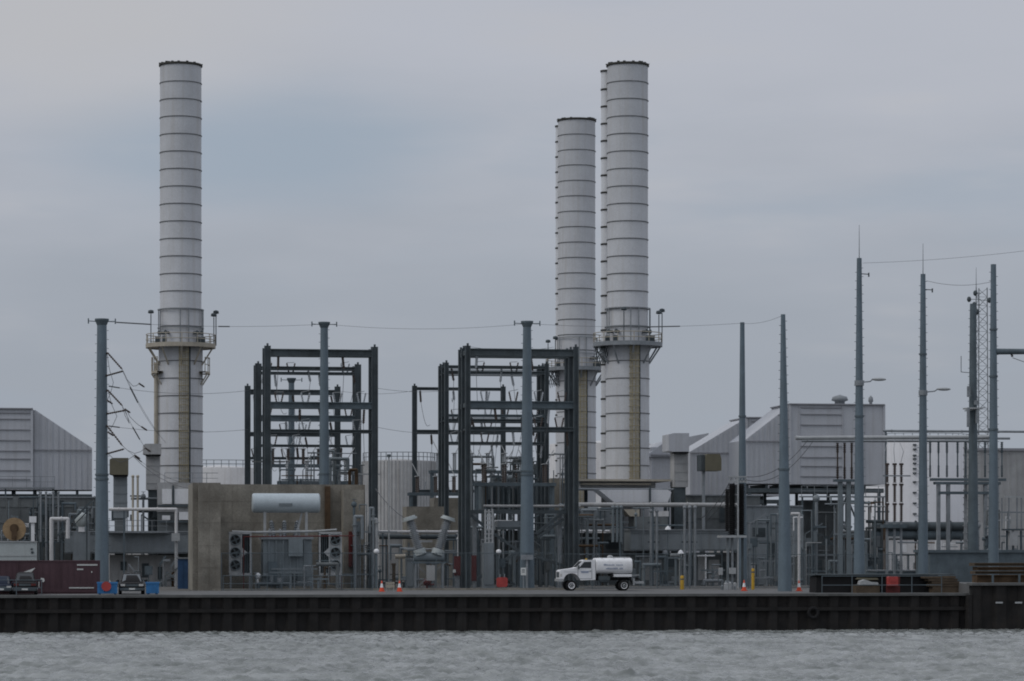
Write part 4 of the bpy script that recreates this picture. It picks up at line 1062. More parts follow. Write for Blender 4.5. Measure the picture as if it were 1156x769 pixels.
def disconnect(label, x0, x1, ydeck, v, ytop, n, m=M_CERAM):
    t = pthing('disconnect_switch', label, 'switch', (x0 + x1) / 2, v); c = (x0 + x1) / 2
    z = Z(ydeck, c, v); ua, ub = U(x0, v), U(x1, v)
    b = MB(); b.box(ua, ub, v, v + .35, z - .35, z); b.box(ua, ub, v + 1.6, v + 1.95, z - .35, z)
    b.build('beam', M_DARKB, t)
    for u in (ua + .3, ub - .3):
        for vv in (v + .1, v + 1.7):
            b = MB(); b.box(u - .12, u + .12, vv, vv + .24, ZD, z - .36); b.build('leg', M_DARKB, t)
    for i in range(n):
        u = ua + (ub - ua) * (i + .5) / n
        for vv in (v + .17, v + 1.77):
            b = MB(); b.insul((u, vv, z), (u, vv, Z(ytop, c, v)), .17, 9); b.build('post_insulator', m, t)
        zt = Z(ytop, c, v); b = MB(); ang = .7 if i % 2 else -.5
        b.beam((u, v + .1, zt + .05), (u + ang * 1.3, v + .6, zt + 1.5), .09); b.box(u - .25, u + .25, v, v + 1.9, zt, zt + .08); b.build('switch_blade', M_GALL, t)
    return t
disconnect('disconnect switches on a dark deck above the blast wall in the left bay', 314, 402, 543, 58, 521, 4)
disconnect('disconnect switch row at the back of the left bay', 300, 386, 524, 84, 507, 5, M_BROWNC)
disconnect('disconnect switches low in the right bay in front of the dark transformer', 536, 628, 545, 54, 524, 4, M_BROWNC)
disconnect('disconnect switch row at the back of the right bay', 486, 580, 531, 84, 512, 5)
disconnect('switch row on a trestle left of the right bay legs', 462, 524, 556, 78, 538, 3, M_BROWNC)

# black cable heads right
t = pthing('cable_termination', 'twin black ribbed cable heads under a lattice crosspiece right of the tank truck', 'cable termination', 831, 30)
for x, r, y0 in ((826.5, .50, 546), (837, .46, 546)):
    b = MB(); b.insul(P(x, 604, 30), P(x, y0, 30), r, 26, n=16); b.build('insulator', M_BLACK, t)
b = MB(); b.insul(P(821, 600, 32), P(821, 552, 32), .3, 20, n=12); b.build('insulator', M_BLACK, t)
b = MB()
for y in (537.5, 543.5): b.pbox(822, 843, y, y + 1.3, 29.7, 29.9)
for i in range(6): b.beam(P(822 + i * 3.5, 538, 29.8), P(825.5 + i * 3.5, 544, 29.8), .06); b.beam(P(825.5 + i * 3.5, 538, 29.8), P(822 + i * 3.5, 544, 29.8), .06)
b.build('crosspiece', M_GALL, t)
b = MB(); b.pbox(815, 843, 604.5, 607, 29.2, 31.4); b.build('shelf', M_GALL, t)
for x, m in ((822, M_PANEL), (827, M_GAL), (838.5, M_DARK)):
    b = MB(); b.pbox(x - 1.1, x + 1.1, 607.2, None, 30, 30.3); b.build('leg', m, t)
b = MB(); b.pbox(832.7, 834, 538, None, 29.3, 29.5); b.build('leg', M_GALL, t)
b = MB(); b.pbox(824, 831, 641, 648, 29.4, 29.8); b.pbox(812, 816, 641, 649, 29.4, 29.8); b.build('meter_box', M_GALL, t)

# right-hand bus structure
t = pthing('bus_structure', 'grey tubular bus structure with upright insulators at the right', 'bus structure', 1060, 44)
VB = 44
b = MB(); b.tube(P(898, 494.5, VB), P(1124, 493.5, VB), .22, n=12); b.build('bus_tube', M_GALL, t)
b = MB(); b.tube(P(905, 498, VB + 1.6), P(1124, 498, VB + 1.6), .13, n=10); b.build('bus_tube', M_GAL, t)
b = MB(); b.tube(P(1000, 495, VB + 3), P(1140, 495, VB + 3), .13, n=10); b.build('bus_tube', M_GAL, t)
for i, x in enumerate((1050, 1059.5, 1069, 1081, 1090, 1112, 1131)):
    b = MB(); b.insul(P(x, 499, VB), P(x, 512, VB), .17, 6); b.tube(P(x, 512, VB), P(x, 526, VB), .08, n=8); b.insul(P(x, 526, VB), P(x, 539, VB), .15, 6); b.build('post_insulator', M_DARKB, t)
b = MB()
for y, xa, xb in ((540, 1052, 1136), (544, 1056, 1130), (555, 1060, 1126)): b.pbox(xa, xb, y, y + 3, VB - .2, VB + .6)
b.build('platform_beam', M_DARKB, t)
for x in (1060, 1071, 1113, 1126):
    b = MB(); b.pbox(x - 1.8, x + 1.8, 547.2, None, VB - .1, VB + .3); b.build('leg', M_GAL, t)
b = MB(); b.pbox(1089, 1092, 500, None, VB + 1, VB + 1.3)
for y in range(505, 640, 8): b.pbox(1088.5, 1092.5, y, y + 1.2, VB + .9, VB + 1.35)
b.build('ladder_rack', M_GALL, t)
for x in (945.5, 953.5, 961.5):
    b = MB(); b.insul(P(x, 500, VB), P(x, 512, VB), .18, 5); b.tube(P(x, 512, VB), P(x, 528, VB), .09, n=8); b.insul(P(x, 528, VB), P(x, 541, VB), .18, 5); b.build('post_insulator', M_BROWNC, t)
b = MB(); b.pbox(942, 965, 541.2, 544, VB - .2, VB + .4); b.build('platform_beam', M_DARKB, t)
for x in (949, 958.5):
    b = MB(); b.pbox(x - 2.4, x + 2.4, 544.2, None, VB, VB + .35); b.build('leg', M_TXF, t)
t = pthing('surge_arrester', 'trio of tall dark ribbed arresters on posts before the white storage tank', 'arrester', 1010, 40)
for x in (1001.5, 1010, 1017.5):
    b = MB()
    for y0, y1 in ((525, 545), (548, 567), (570, 588)): b.insul(P(x, y1, 40), P(x, y0, 40), .2, 8); b.tube(P(x, y0 + .5, 40), P(x, y0 - 2, 40), .24, n=8)
    b.build('ribbed_column', M_BROWNC, t)
    b = MB(); b.pbox(x - 1.2, x + 1.2, 588, None, 39.9, 40.1); b.build('post', M_GAL, t)
b = MB(); b.pbox(997, 1028, 536.5, 538, 39.6, 39.75); b.path([P(1010, 522, 40), P(1009, 508, 40), P(1010, 497, 42)], .03); b.path([P(1017, 522, 40), P(1020, 510, 40), P(1016, 500, 42)], .03); b.path([P(1001, 522, 40), P(999, 510, 40), P(1002, 497, 42)], .03); b.build('crossbar', M_GAL, t)
b = MB(); b.pbox(997, 1024, 592, 596, 39.5, 40.5); b.build('shelf', M_DARKB, t)
t = pthing('switch_stand', 'small steel stand with pale box among the posts at the far right', 'stand', 1146, 36)
b = MB(); b.pbox(1134, 1156, 597, 599, 36, 37); b.build('shelf', M_DARK, t)
b = MB(); b.pbox(1140, 1149, 600, 616, 36.1, 36.7); b.build('box', M_PANELL, t)
for x in (1136, 1143, 1152): 
    b = MB(); b.pbox(x, x + 2, 599.2, None, 36.8, 37); b.build('leg', M_DARKB, t)
b = MB(); b.pbox(1134, 1170, 560, 562, 36, 36.2); b.build('crossbar', M_GALL, t)
for x in (1131, 1139, 1148, 1153):
    b = MB(); b.tube(P(x, 562, 36.1), P(x, 597, 36.1), .07, n=6); b.build('rod', M_GAL, t)

# ------------------------------------------------------------------ tangled plant pipework
def pipework(label, x0, x1, y0, y1, v, n, seed, pale=.15, dv=2.5, low=True, name='pipework', cat='pipework'):
    rng = random.Random(seed); t = pthing(name, label, cat, (x0 + x1) / 2, v)
    def m_():
        r = rng.random()
        return M_WHITE if r < pale * .35 else M_GALL if r < pale else rng.choice([M_GAL, M_TXF, M_PANEL, M_PANEL, M_DARKB, M_PANELD, M_DARKB, M_TXF, M_RUST if rng.random() < .3 else M_DARK])
    for k in range(n):
        kind = rng.random(); x = rng.uniform(x0, x1); vv = v + rng.uniform(0, dv); y = rng.uniform(y0, y1)
        p = P(x, y, vv); r = rng.choice([.05, .07, .09, .13, .18])
        b = MB()
        if kind < .30:       # riser with an elbow
            foot = ZD if low else Z(y1, x, vv)
            xe = min(max(x + rng.choice([-1, 1]) * rng.uniform(4, 26), x0), x1); q = P(xe, y, vv); q.z = p.z
            pts = [Vector((p.x, vv, foot)), p, q]
            if rng.random() < .6: pts.append(Vector((q.x, vv, max(foot, q.z - rng.uniform(.6, 3)))))
            b.path(pts, r, 8)
            if rng.random() < .6: zf = p.z - rng.uniform(.3, 1); b.tube((p.x, vv, zf - .05), (p.x, vv, zf + .05), r * 1.7, n=8)
            b.build('pipe', m_(), t)
        elif kind < .46:     # level run on a post
            xe = min(x1, x + rng.uniform(8, 40)); q = P(xe, y, vv); q.z = p.z
            b.tube(p, q, r, n=8)
            if low: b.box((p.x + q.x) / 2 - .06, (p.x + q.x) / 2 + .06, vv + .02, vv + .14, ZD, p.z)
            b.build('pipe', m_(), t)
        elif kind < .62:     # steel post and cross arm
            w = rng.choice([.1, .14, .2]); b.box(p.x - w / 2, p.x + w / 2, vv, vv + w, ZD if low else Z(y1, x, vv), p.z)
            if rng.random() < .6: l_ = rng.uniform(.6, 2.4); b.box(p.x - l_, p.x + l_, vv - .08, vv, p.z - .2, p.z - .05)
            b.build('post', m_(), t)
        elif kind < .74:     # cabinet
            w = rng.uniform(.3, .9); h = rng.uniform(.4, 1.3); zb = p.z - h if not low else max(ZD + .5, p.z - h)
            b.box(p.x - w / 2, p.x + w / 2, vv, vv + .4, zb, zb + h); b.box(p.x - w / 2 + .05, p.x + w / 2 - .05, vv - .03, vv, zb + .06, zb + h - .06)
            if low: b.box(p.x - .05, p.x + .05, vv + .1, vv + .2, ZD, zb)
            b.build('cabinet', m_(), t)
        elif kind < .86:     # valve with handwheel
            b.ball(p, (r * 2.2, r * 2, r * 2.4), 10, 6); b.tube(p, p + Vector((0, 0, .5)), .04, n=6)
            for i in range(10):
                a0, a1 = i * .628, (i + 1) * .628
                b.tube(p + Vector((.2 * math.cos(a0), .2 * math.sin(a0), .5)), p + Vector((.2 * math.cos(a1), .2 * math.sin(a1), .5)), .03, n=5)
            b.tube(Vector((p.x, vv, ZD if low else Z(y1, x, vv))), p, r, n=8)
            b.build('valve', m_(), t)
        else:                # cable tray or brace
            xe = min(x1, x + rng.uniform(6, 24)); ye = min(max(y + rng.choice([0, 0, 12, -12]), y0), y1)
            b.beam(p, P(xe, ye, vv), rng.choice([.08, .16, .22])); b.box(p.x - .05, p.x + .05, vv, vv + .1, ZD if low else Z(y1, x, vv), p.z); b.build('cable_tray', m_(), t)
    return t
for args in (
    ('tangle of pipes and valves in front of the left edge turbine enclosure', 0, 106, 560, 612, 62, 46, 1, .12),
    ('pipes and instruments standing before the pale panelled skid', 124, 214, 628, 662, 55, 24, 2, .05),
    ('pipes and posts above the blue-grey casing by the vent towers', 124, 216, 545, 598, 65, 16, 3, .1),
    ('pipes and posts in the shade behind the splayed bushings', 428, 524, 608, 660, 45, 30, 4, .05),
    ('dense steel and pipework under the right gantry bay', 526, 642, 580, 660, 47, 58, 5, .05),
    ('pipes and valves behind the tank truck cab and drum', 640, 716, 605, 662, 56, 20, 6, 0.0),
    ('pipes and trays on the casings above the tank truck', 645, 772, 572, 600, 57, 16, 7, .04),
    ('pipes and small cabinets on the skid right of the tank truck', 716, 815, 624, 662, 52, 26, 8, .06),
    ('pipework around the foot of the right filter house hood', 842, 906, 580, 662, 50, 32, 9, .06),
    ('pipes and posts crowding the legs of the right filter house', 905, 1000, 560, 660, 58, 78, 10, .06),
    ('low pipes and stanchions before the white storage tank', 1000, 1100, 606, 655, 52, 40, 11, .15),
    ('pipes and posts before the ribbed grey building at the right edge', 1100, 1158, 565, 650, 40, 30, 12, .15),
    ('small dark fittings along the foot of the big transformer', 286, 384, 632, 662, 30.5, 16, 13, 0.0),
    ('pipes and stanchions between the left bay leg and the blast wall end', 396, 428, 560, 662, 35, 20, 14, .08),
): pipework(*args)
pipework('upper cable trays and posts above the blast wall in the left bay', 296, 412, 508, 545, 52, 24, 21, .08)
pipework('upper fittings and struts round the dark transformer in the right bay', 530, 640, 512, 548, 66, 36, 22, .12)

# ------------------------------------------------------------------ fence along the yard
VF = 28.2
def fence(label, x0, x1, ytop, v, name='chain_link_fence', pitch=3.0, wire=.28, rails=(0, 1), cat='fence', m=M_DARKB, mesh=True):
    t = pthing(name, label, cat, (x0 + x1) / 2, v); ua, ub = U(x0, v), U(x1, v); zt = Z(ytop, (x0 + x1) / 2, v)
    n = max(1, round((ub - ua) / pitch))
    for i in range(n + 1):
        u = ua + (ub - ua) * i / n; b = MB(); b.tube((u, v, ZD), (u, v, zt + .05), .038, n=6); b.build('post', m, t)
    b = MB()
    for f in rails:
        z = ZD + .08 + (zt - ZD - .08) * f; b.tube((ua, v - .01, z), (ub, v - .01, z), .03, n=6)
    b.build('rail', m, t)
    if mesh:
        b = MB(); u = ua; k = 0; h = zt - ZD
        w = .007
        step = wire
        while u < ub:
            for sg in (1, -1):
                x0_, x1_ = (u, u + h) if sg > 0 else (u + h, u)
                za, zb_ = ZD, zt
                if max(x0_, x1_) > ub:
                    continue
                b._add([(x0_ - w * 1.4, v + .02, za), (x0_ + w * 1.4, v + .02, za), (x1_ + w * 1.4, v + .02, zb_), (x1_ - w * 1.4, v + .02, zb_)], [(0, 1, 2, 3)])
            u += step
        b.build('wire_mesh', m, t)
    return t
fence('tall chain link fence in front of the big transformer', 250, 420, 624.5, VF - 2.5)
fence('tall chain link fence between the left bay leg and the tank truck cab', 424, 628, 624.5, VF)
fence('tall chain link fence behind the tank truck, running to the black cable heads', 632, 815, 625.5, VF + 5)
fence('tall chain link fence right of the black cable heads', 845, 1046, 626, VF + 6)
fence('low pipe guard rail before the big transformer', 252, 400, 650, 24.5, 'guard_rail', 4.0, rails=(.45, 1), cat='railing', mesh=False)
fence('low pipe guard rail on the quay edge before the dark tarped pile', 928, 1063, 650.5, 1.2, 'guard_rail', 2.6, rails=(.45, 1), cat='railing', mesh=False)
fence('low pipe guard rail on the quay edge before the black car', -10, 47, 655, 1.0, 'guard_rail', 2.6, rails=(.45, 1), cat='railing', mesh=False)
b = MB(); b.pbox(240, 660, 664.4, 667.0, 26.6, 27.1); solo(b, 'concrete_kerb', M_CONC, 'low concrete kerb along the foot of the fence', 'kerb', 450, 26.6)

# ------------------------------------------------------------------ overhead wires
def wire(label, pts, sag=.8, r=.015, n=14, bits=()):
    q = [P(*p) for p in pts]; b = MB(); allp = []
    for a, c in zip(q[:-1], q[1:]):
        for k in range(n + (1 if c is q[-1] else 0)):
            f = k / n; p = a.lerp(c, f); p.z -= sag * 4 * f * (1 - f); allp.append(p)
    for a, c in zip(allp[:-1], allp[1:]): b.tube(a, c, r, n=5, caps=False)
    for (f0, f1) in bits:
        i0 = int(f0 * (len(allp) - 1)); i1 = max(i0 + 1, int(f1 * (len(allp) - 1))); b.tube(allp[i0], allp[i1], .06, n=6)
    o = b.build('overhead_wire', M_WIRE, None, tuple(allp[0])); o['label'] = label; o['category'] = 'wire'; o['group'] = GROUPS['overhead_wire']; return o
wire('shield wire strung from the leftmost monopole top to the next monopole', [(118, 363, 24), (366, 366, 42)], .35, .015, 20, ((.09, .2), (.50, .57)))
wire('shield wire strung between the monopoles of the two gantry bays', [(368, 366, 42), (595, 365.5, 29)], .5)
wire('shield wire from the right bay monopole past the stacks to the slim monopole', [(597, 365.5, 29), (836, 365, 44)], .35, .015, 20, ((.55, .72),))
wire('shield wire joining the two slim monopoles at the right', [(836, 365, 44), (884, 356, 14)], .3)
wire('upper conductor crossing before the lone stack to the left bay', [(123, 436, 24), (280, 441, 40)], .5, .018, 14, ((.0, .14),))
wire('lower conductor crossing before the lone stack to the left bay', [(123, 481, 24), (280, 485, 40)], .4, .018, 14, ((.0, .14),))
wire('upper conductor spanning between the two gantry bays', [(424, 438, 41), (528, 438, 40)], .4, .018)
wire('lower conductor spanning between the two gantry bays', [(424, 482, 41), (528, 487, 40)], .4, .018)
wire('distant conductor reaching the rear gantry of the right bay', [(381, 441, 95), (468, 441, 90)], .4, .018)
wire('topmost jumper sloping from the left monopole strut down toward the vent towers', [(138, 418, 22), (180, 492, 40)], .5, .016, 10, ((.28, .45),))
wire('middle jumper sloping from the left monopole strut down toward the vent towers', [(139, 419, 22), (187, 500, 44)], .5, .016, 10)
wire('lowest jumper sloping from the left monopole strut toward the vent towers', [(138, 458, 22), (176, 520, 40)], .5, .016, 10, ((.3, .5),))
wire('jumper from the lower strut curling to the casing', [(138, 503, 22), (206, 545, 46)], .5, .016, 10, ((.2, .3),))
wire('short wire bundle from the vent tower to the lone stack foot', [(150, 515, 58), (230, 552, 46)], 1.0, .03, 10)
wire('faint wire from the tall lamp monopole off to the right edge', [(974, 297, 22), (1190, 279, 10)], .25)
wire('faint wire from the second lamp monopole toward the right', [(1046, 317, 26), (1120, 318, 20)], .4, .02)
wire('sagging cable hanging across the hood of the right filter house', [(840, 538, 43), (912, 497, 44)], 1.2, .035)
wire('second sagging cable below it across the right filter house hood', [(840, 541, 43), (918, 498, 44)], 1.6, .035)
wire('diagonal jumper from the olive box to the black cable heads', [(792, 585, 50), (826, 540, 31)], .5, .035)
wire('twin diagonal jumper beside the black cable heads', [(797, 588, 50), (831, 540, 31)], .5, .035)
wire('jumper from the left splayed bushing up to the left bay leg', [(457, 585, 33), (424, 552, 41)], .3, .04)
wire('high thin wire behind the right gantry to the stacks', [(528, 391, 38), (625, 392, 60)], .4, .02)

# ------------------------------------------------------------------ tank truck
VK = 20
t = pthing('tank_truck', 'white tank truck parked side-on at the quay, nose to the left', 'truck', 676, VK)
def K(x, y, v=VK): return (U(x, VK), Z(y, 676, VK))
W2 = 2.15
prof = [(632, 654.6), (632, 645), (633.5, 643.6), (648, 641.6), (650.5, 641), (658.4, 633), (660.5, 632.1), (670.5, 632.3), (672, 634), (672.2, 654.8), (655.5, 655.2), (654, 652.3), (651.5, 649.3), (648.4, 647.6), (645, 647.1), (641.6, 647.8), (638.8, 649.6), (636.9, 652.4), (636.3, 655)]
b = MB(); b.prism([K(x, y) for x, y in prof], VK, VK + W2)
cab = b.build('cab', M_WHITE, t)
b = MB(); b.prism([K(*p) for p in ((653.8, 641.2), (659.4, 634.4), (667.4, 634.2), (667.4, 641.4))], VK - .02, VK - .006); b.build('side_window', M_GLASS, cab)
b = MB(); b.prism([K(*p) for p in ((653.8, 641.2), (659.4, 634.4), (667.4, 634.2), (667.4, 641.4))], VK + W2 + .006, VK + W2 + .02); b.build('side_window', M_GLASS, cab)
b = MB(); u0, z0 = K(651.2, 640.4); u1, z1 = K(657.9, 633.6)
b._add([(u0 - .02, VK + .18, z0), (u0 - .02, VK + W2 - .18, z0), (u1 - .02, VK + W2 - .25, z1), (u1 - .02, VK + .25, z1)], [(0, 1, 2, 3)]); b.build('windscreen', M_GLASS, cab)
b = MB(); b.prism([K(*p) for p in ((652.2, 642), (652.2, 653.4), (668.4, 653.6), (668.4, 642), (667.9, 642.4), (667.9, 653.1), (652.8, 652.9), (652.8, 642.4))], VK - .012, VK - .003); b.box(*[K(665.4, 644.3)[0], K(667.4, 644.3)[0]], VK - .06, VK - .004, K(666, 645.2)[1], K(666, 644.3)[1]); b.build('door', M_GAL, cab)
b = MB(); b.prism([K(*p) for p in ((655.5, 644.8), (665, 644.6), (664, 646.9), (656.5, 646.8))], VK - .02, VK - .013); b.build('door_emblem', M_TEXT, cab)
b = MB(); b.box(K(632.3, 0)[0], K(634.4, 0)[0], VK - .015, VK + .25, K(0, 651.2)[1], K(0, 647.8)[1]); b.build('headlight', M_LAMP, cab)
b = MB(); b.box(K(631.6, 0)[0], K(632, 0)[0] - .003, VK + .4, VK + W2 - .4, K(0, 652)[1], K(0, 646)[1]); b.build('grille', M_DARK, cab)
b = MB(); b.box(K(630.3, 0)[0], K(636.2, 0)[0], VK - .04, VK + W2 + .04, K(0, 656.4)[1], K(0, 653.4)[1]); b.build('bumper', M_GALL, t)
b = MB(); b.box(K(652, 0)[0], K(653.7, 0)[0], VK - .32, VK - .1, K(0, 642.5)[1], K(0, 638.2)[1]); b.tube((K(652.8, 0)[0], VK - .15, K(0, 641.5)[1]), (K(652.8, 0)[0], VK + .02, K(0, 641.5)[1]), .03, n=6); b.build('mirror', M_DARK, cab)
# tank: rounded elliptical drum lying along the truck
b = MB(); ua, ub = K(672.9, 0)[0], K(714, 0)[0]; zc_ = (K(0, 630)[1] + K(0, 648)[1]) / 2; rz = (K(0, 630)[1] - K(0, 648)[1]) / 2; vc = VK + W2 / 2
secs = [(ua, .0), (ua, .95), (ua + .05, .99), (ua + .12, 1), (ub - .12, 1), (ub - .05, .99), (ub, .95), (ub, 0)]
vs = []; n = 28
for uu, k in secs:
    for i in range(n):
        a = 2 * math.pi * i / n; e = 3.6
        cx, cz = math.cos(a), math.sin(a)
        vs.append((uu, vc + k * 1.12 * math.copysign(abs(cx) ** (2 / e), cx), zc_ + k * rz * math.copysign(abs(cz) ** (2 / e), cz)))
b._add(vs, [(k * n + i, k * n + (i + 1) % n, (k + 1) * n + (i + 1) % n, (k + 1) * n + i) for k in range(len(secs) - 1) for i in range(n)], 0, True)
tank = b.build('tank', M_WHITE, t)
b = MB()
for x in (680, 693.5, 706): b.box(K(x, 0)[0] - .02, K(x, 0)[0] + .02, vc - .9, vc + .9, zc_ + rz - .02, zc_ + rz + .035)
b.lathe([(.28, zc_ + rz - .02), (.28, zc_ + rz + .18), (.1, zc_ + rz + .26)], K(691, 0)[0], vc, 12); b.box(K(691, 0)[0], K(713, 0)[0], vc - .35, vc + .35, zc_ + rz + .01, zc_ + rz + .09); b.build('hatch_rail', M_GALL, tank)
# two rows of unreadable small blue lettering on the tank side
b = MB(); rng = random.Random(5)
for y, xa, xb in ((637.4, 681.5, 705), (641.6, 684, 703.5)):
    x = xa
    while x < xb:
        w_ = rng.uniform(.7, 1.3); h_ = rng.choice((1.0, 1.3, 1.7))
        if rng.random() > .12:
            b.box(K(x, 0)[0], K(x + w_, 0)[0], VK - .075, VK - .055, K(0, y + 1.0)[1], K(0, y + 1.0 - h_)[1])
        x += w_ + .45
b.build('lettering', M_TEXT, tank)
b = MB(); b.box(K(660, 0)[0], K(722, 0)[0], VK + .55, VK + .75, K(0, 655.4)[1], K(0, 652)[1]); b.box(K(660, 0)[0], K(722, 0)[0], VK + W2 - .75, VK + W2 - .55, K(0, 655.4)[1], K(0, 652)[1])
for x in (676, 690, 711): b.box(K(x, 0)[0], K(x + 2, 0)[0], VK + .2, VK + W2 - .2, K(0, 652)[1], K(0, 647.5)[1])
b.build('chassis', M_BLACK, t)
b = MB(); b.box(K(693, 0)[0], K(713.3, 0)[0], VK + .02, VK + .6, K(0, 651.2)[1], K(0, 648.3)[1]); b.build('side_locker', M_WHITE, t)
b = MB(); b.box(K(676, 0)[0], K(689, 0)[0], VK + .1, VK + .55, K(0, 655)[1], K(0, 650.5)[1]); b.tube((K(677, 0)[0], VK + .3, K(0, 656)[1]), (K(688, 0)[0], VK + .3, K(0, 656)[1]), .16, n=10); b.build('fuel_tank', M_DARK, t)
b = MB(); b.box(K(715, 0)[0], K(717, 0)[0], VK + .2, VK + W2 - .2, K(0, 660.8)[1], K(0, 653)[1]); b.box(K(717, 0)[0], K(727.5, 0)[0], VK + .3, VK + W2 - .3, K(0, 659)[1], K(0, 656.5)[1]); b.path([(K(714, 0)[0], VK + .4, K(0, 650)[1]), (K(722.5, 0)[0], VK + .4, K(0, 649.4)[1])], .05); b.build('rear_step', M_GALL, t)
b = MB(); b.box(K(714, 0)[0], K(718, 0)[0], VK + .5, VK + 1.1, K(0, 657)[1], K(0, 651.5)[1]); b.build('pump', M_GAL, t)
b = MB(); b.path([(K(716, 0)[0], VK + .3, K(0, 652)[1]), (K(719, 0)[0], VK + .2, K(0, 655)[1]), (K(722, 0)[0], VK + .3, K(0, 653.5)[1]), (K(725, 0)[0], VK + .4, K(0, 656)[1])], .05); b.build('hose', M_BLACK, t)
b = MB(); b.lathe([(.11, K(0, 632.2)[1]), (.11, K(0, 630.9)[1]), (.03, K(0, 630.5)[1])], K(664, 0)[0], VK + W2 / 2, 10); b.build('beacon', M_YEL, cab)
b = MB(); b.tube((K(672.9, 0)[0], VK + .3, K(0, 652)[1]), (K(672.9, 0)[0], VK + .3, K(0, 632)[1]), .06, n=8); b.build('exhaust_pipe', M_GAL, t)
b = MB(); b.box(K(636.5, 0)[0], K(652, 0)[0], VK - .012, VK - .003, K(0, 649.2)[1] if False else K(0, 645.9)[1], K(0, 645.6)[1]); b.build('hood_seam', M_GAL, cab)
def wheel(x, vv, w_, dual=False):
    r = .5; u = K(x, 0)[0]; z = ZD + r
    b = MB(); b.tube((u, vv, z), (u, vv + w_, z), r, n=24); b.tube((u, vv - .03, z), (u, vv, z), r * .9, r, n=24)
    wh = b.build('wheel', M_BLACK, t)
    sd = -1 if vv < VK + 1 else 1
    f = vv - .032 if sd < 0 else vv + w_ + .002
    b = MB()
    for i in range(24):
        a0, a1 = 2 * math.pi * i / 24, 2 * math.pi * (i + 1) / 24
        for r0, r1, y0, y1, mm in ((.31, .30, -.035, -.035, 0), (.30, .13, -.035, .03 if not dual else .1, 0), (.13, .10, -.05, -.06, 0)):
            q = [(u + rr * math.cos(a), f + (y0 if rr == r0 else y1) * (1 if sd < 0 else -1), z + rr * math.sin(a)) for rr, a in ((r0, a0), (r1, a0), (r1, a1), (r0, a1))]
            b._add(q, [(0, 1, 2, 3)], mm)
    b.tube((u, f - .06 * (1 if sd < 0 else -1), z), (u, f, z), .10, n=12, m=1)
    for i in range(6):
        a = i * math.pi / 3; b.tube((u + .21 * math.cos(a), f - .012, z + .21 * math.sin(a)), (u + .21 * math.cos(a), f - .006, z + .21 * math.sin(a)), .045, n=8, m=1)
    rim = b.build('rim', [M_WHITE, M_DARK], t); rim.parent = wh
wheel(645.2, VK + .04, .28); wheel(645.2, VK + W2 - .32, .28); wheel(704.6, VK + .04, .56, True); wheel(704.6, VK + W2 - .6, .56, True)
b = MB(); b.prism([K(*p) for p in ((697, 653), (699.5, 651.4), (709.5, 651.4), (712.5, 653.4), (714, 658), (713, 658), (711.8, 654.2), (709, 652.4), (700, 652.4), (698, 653.6))], VK + .03, VK + .62); b.build('mudguard', M_BLACK, t)

# ------------------------------------------------------------------ road furniture
def cone(label, px, v, h=.95):
    t = pthing('traffic_cone', label, 'traffic cone', px, v, 'traffic cones on the quay road'); u = U(px, v)
    b = MB(); b.box(u - .27, u + .27, v - .27, v + .27, ZD, ZD + .07); b.build('base', M_ORANGE, t)
    b = MB(); b.lathe([(.23, ZD + .07), (.16, ZD + .07 + h * .33), ], u, v, 16); b.lathe([(.16, ZD + .07 + h * .33), (.09, ZD + .07 + h * .72)], u, v, 16, 1); b.lathe([(.09, ZD + .07 + h * .72), (.045, ZD + .07 + h), (.001, ZD + .07 + h)], u, v, 16); b.build('cone', [M_ORANGE, M_WHITE], t)
    return t
c1 = cone('orange traffic cone nearest the left gantry leg', 431, 18)
dup_px(c1, 431, 18, 451, 18, 'orange traffic cone just right of the pale barrier board')
dup_px(c1, 431, 18, 840, 17, 'orange traffic cone at the foot of the black cable heads')
dup_px(c1, 431, 18, 902, 15, 'orange traffic cone beside the slim plain monopole and white hooked pipe')
t = pthing('barrier_board', 'low pale barrier board standing between two traffic cones', 'barrier', 441, 18)
b = MB(); b.pbox(435.5, 445.5, 657.4, 659.3, 18, 18.08); b.pbox(435.5, 445.5, 660, 663.6, 18, 18.08); b.build('board', M_CREAM, t)
for x in (436.5, 444.5): b = MB(); b.pbox(x - .5, x + .5, 657, None, 18.1, 18.2); b.build('leg', M_GALL, t)
t = pthing('notice_board', 'round-cornered red sign on the fence right of the blue-grey cabinet', 'sign', 566, VF - .3)
b = MB(); b.pprism([(560.5, 653.5), (562, 652), (571, 651.6), (573, 653.2), (573, 661.5), (571, 662.8), (562, 663), (560.5, 661.5)], VF - .35, VF - .3); b.build('panel', M_RED, t)
b = MB(); b.pbox(564, 565, 648, None, VF - .28, VF - .22); b.pbox(569, 570, 648, None, VF - .28, VF - .22); b.build('post', M_GAL, t)
t = pthing('notice_board', 'small white notice fixed at the foot of the right bay monopole', 'sign', 591, VF - 1)
b = MB(); b.pbox(588, 594, 641, 649.5, VF - 1, VF - .95); b.build('panel', M_SIGN, t)
b = MB(); b.pbox(589.4, 592.6, 643, 644, VF - 1.02, VF - 1.003); b.pbox(589.4, 592.6, 645.4, 646.2, VF - 1.02, VF - 1.003); b.build('lettering', M_DARK, t)
b = MB(); b.pbox(590.4, 591.6, 649.5, None, VF - .95, VF - .88); b.build('post', M_GAL, t)
b = MB(); b.pbox(589, 602, 626.5, 632, 27.5, 28.0); b.pbox(594, 596, 632, None, 27.6, 27.9); solo(b, 'junction_box', M_GAL, 'grey junction box strapped to the foot of the right bay monopole', 'junction box', 595, 27.5)
def globe(label, px, py, v, r=.27):
    t = pthing('yard_lamp', label, 'lamp', px, v); q = P(px, py, v)
    b = MB(); b.ball(q, (r, r, r * .9), 12, 8); b.build('globe', M_WHITE, t)
    b = MB(); b.tube((q.x, v, ZD), (q.x, v, q.z - r * .8), .06, n=6); b.build('post', M_DARKB, t)
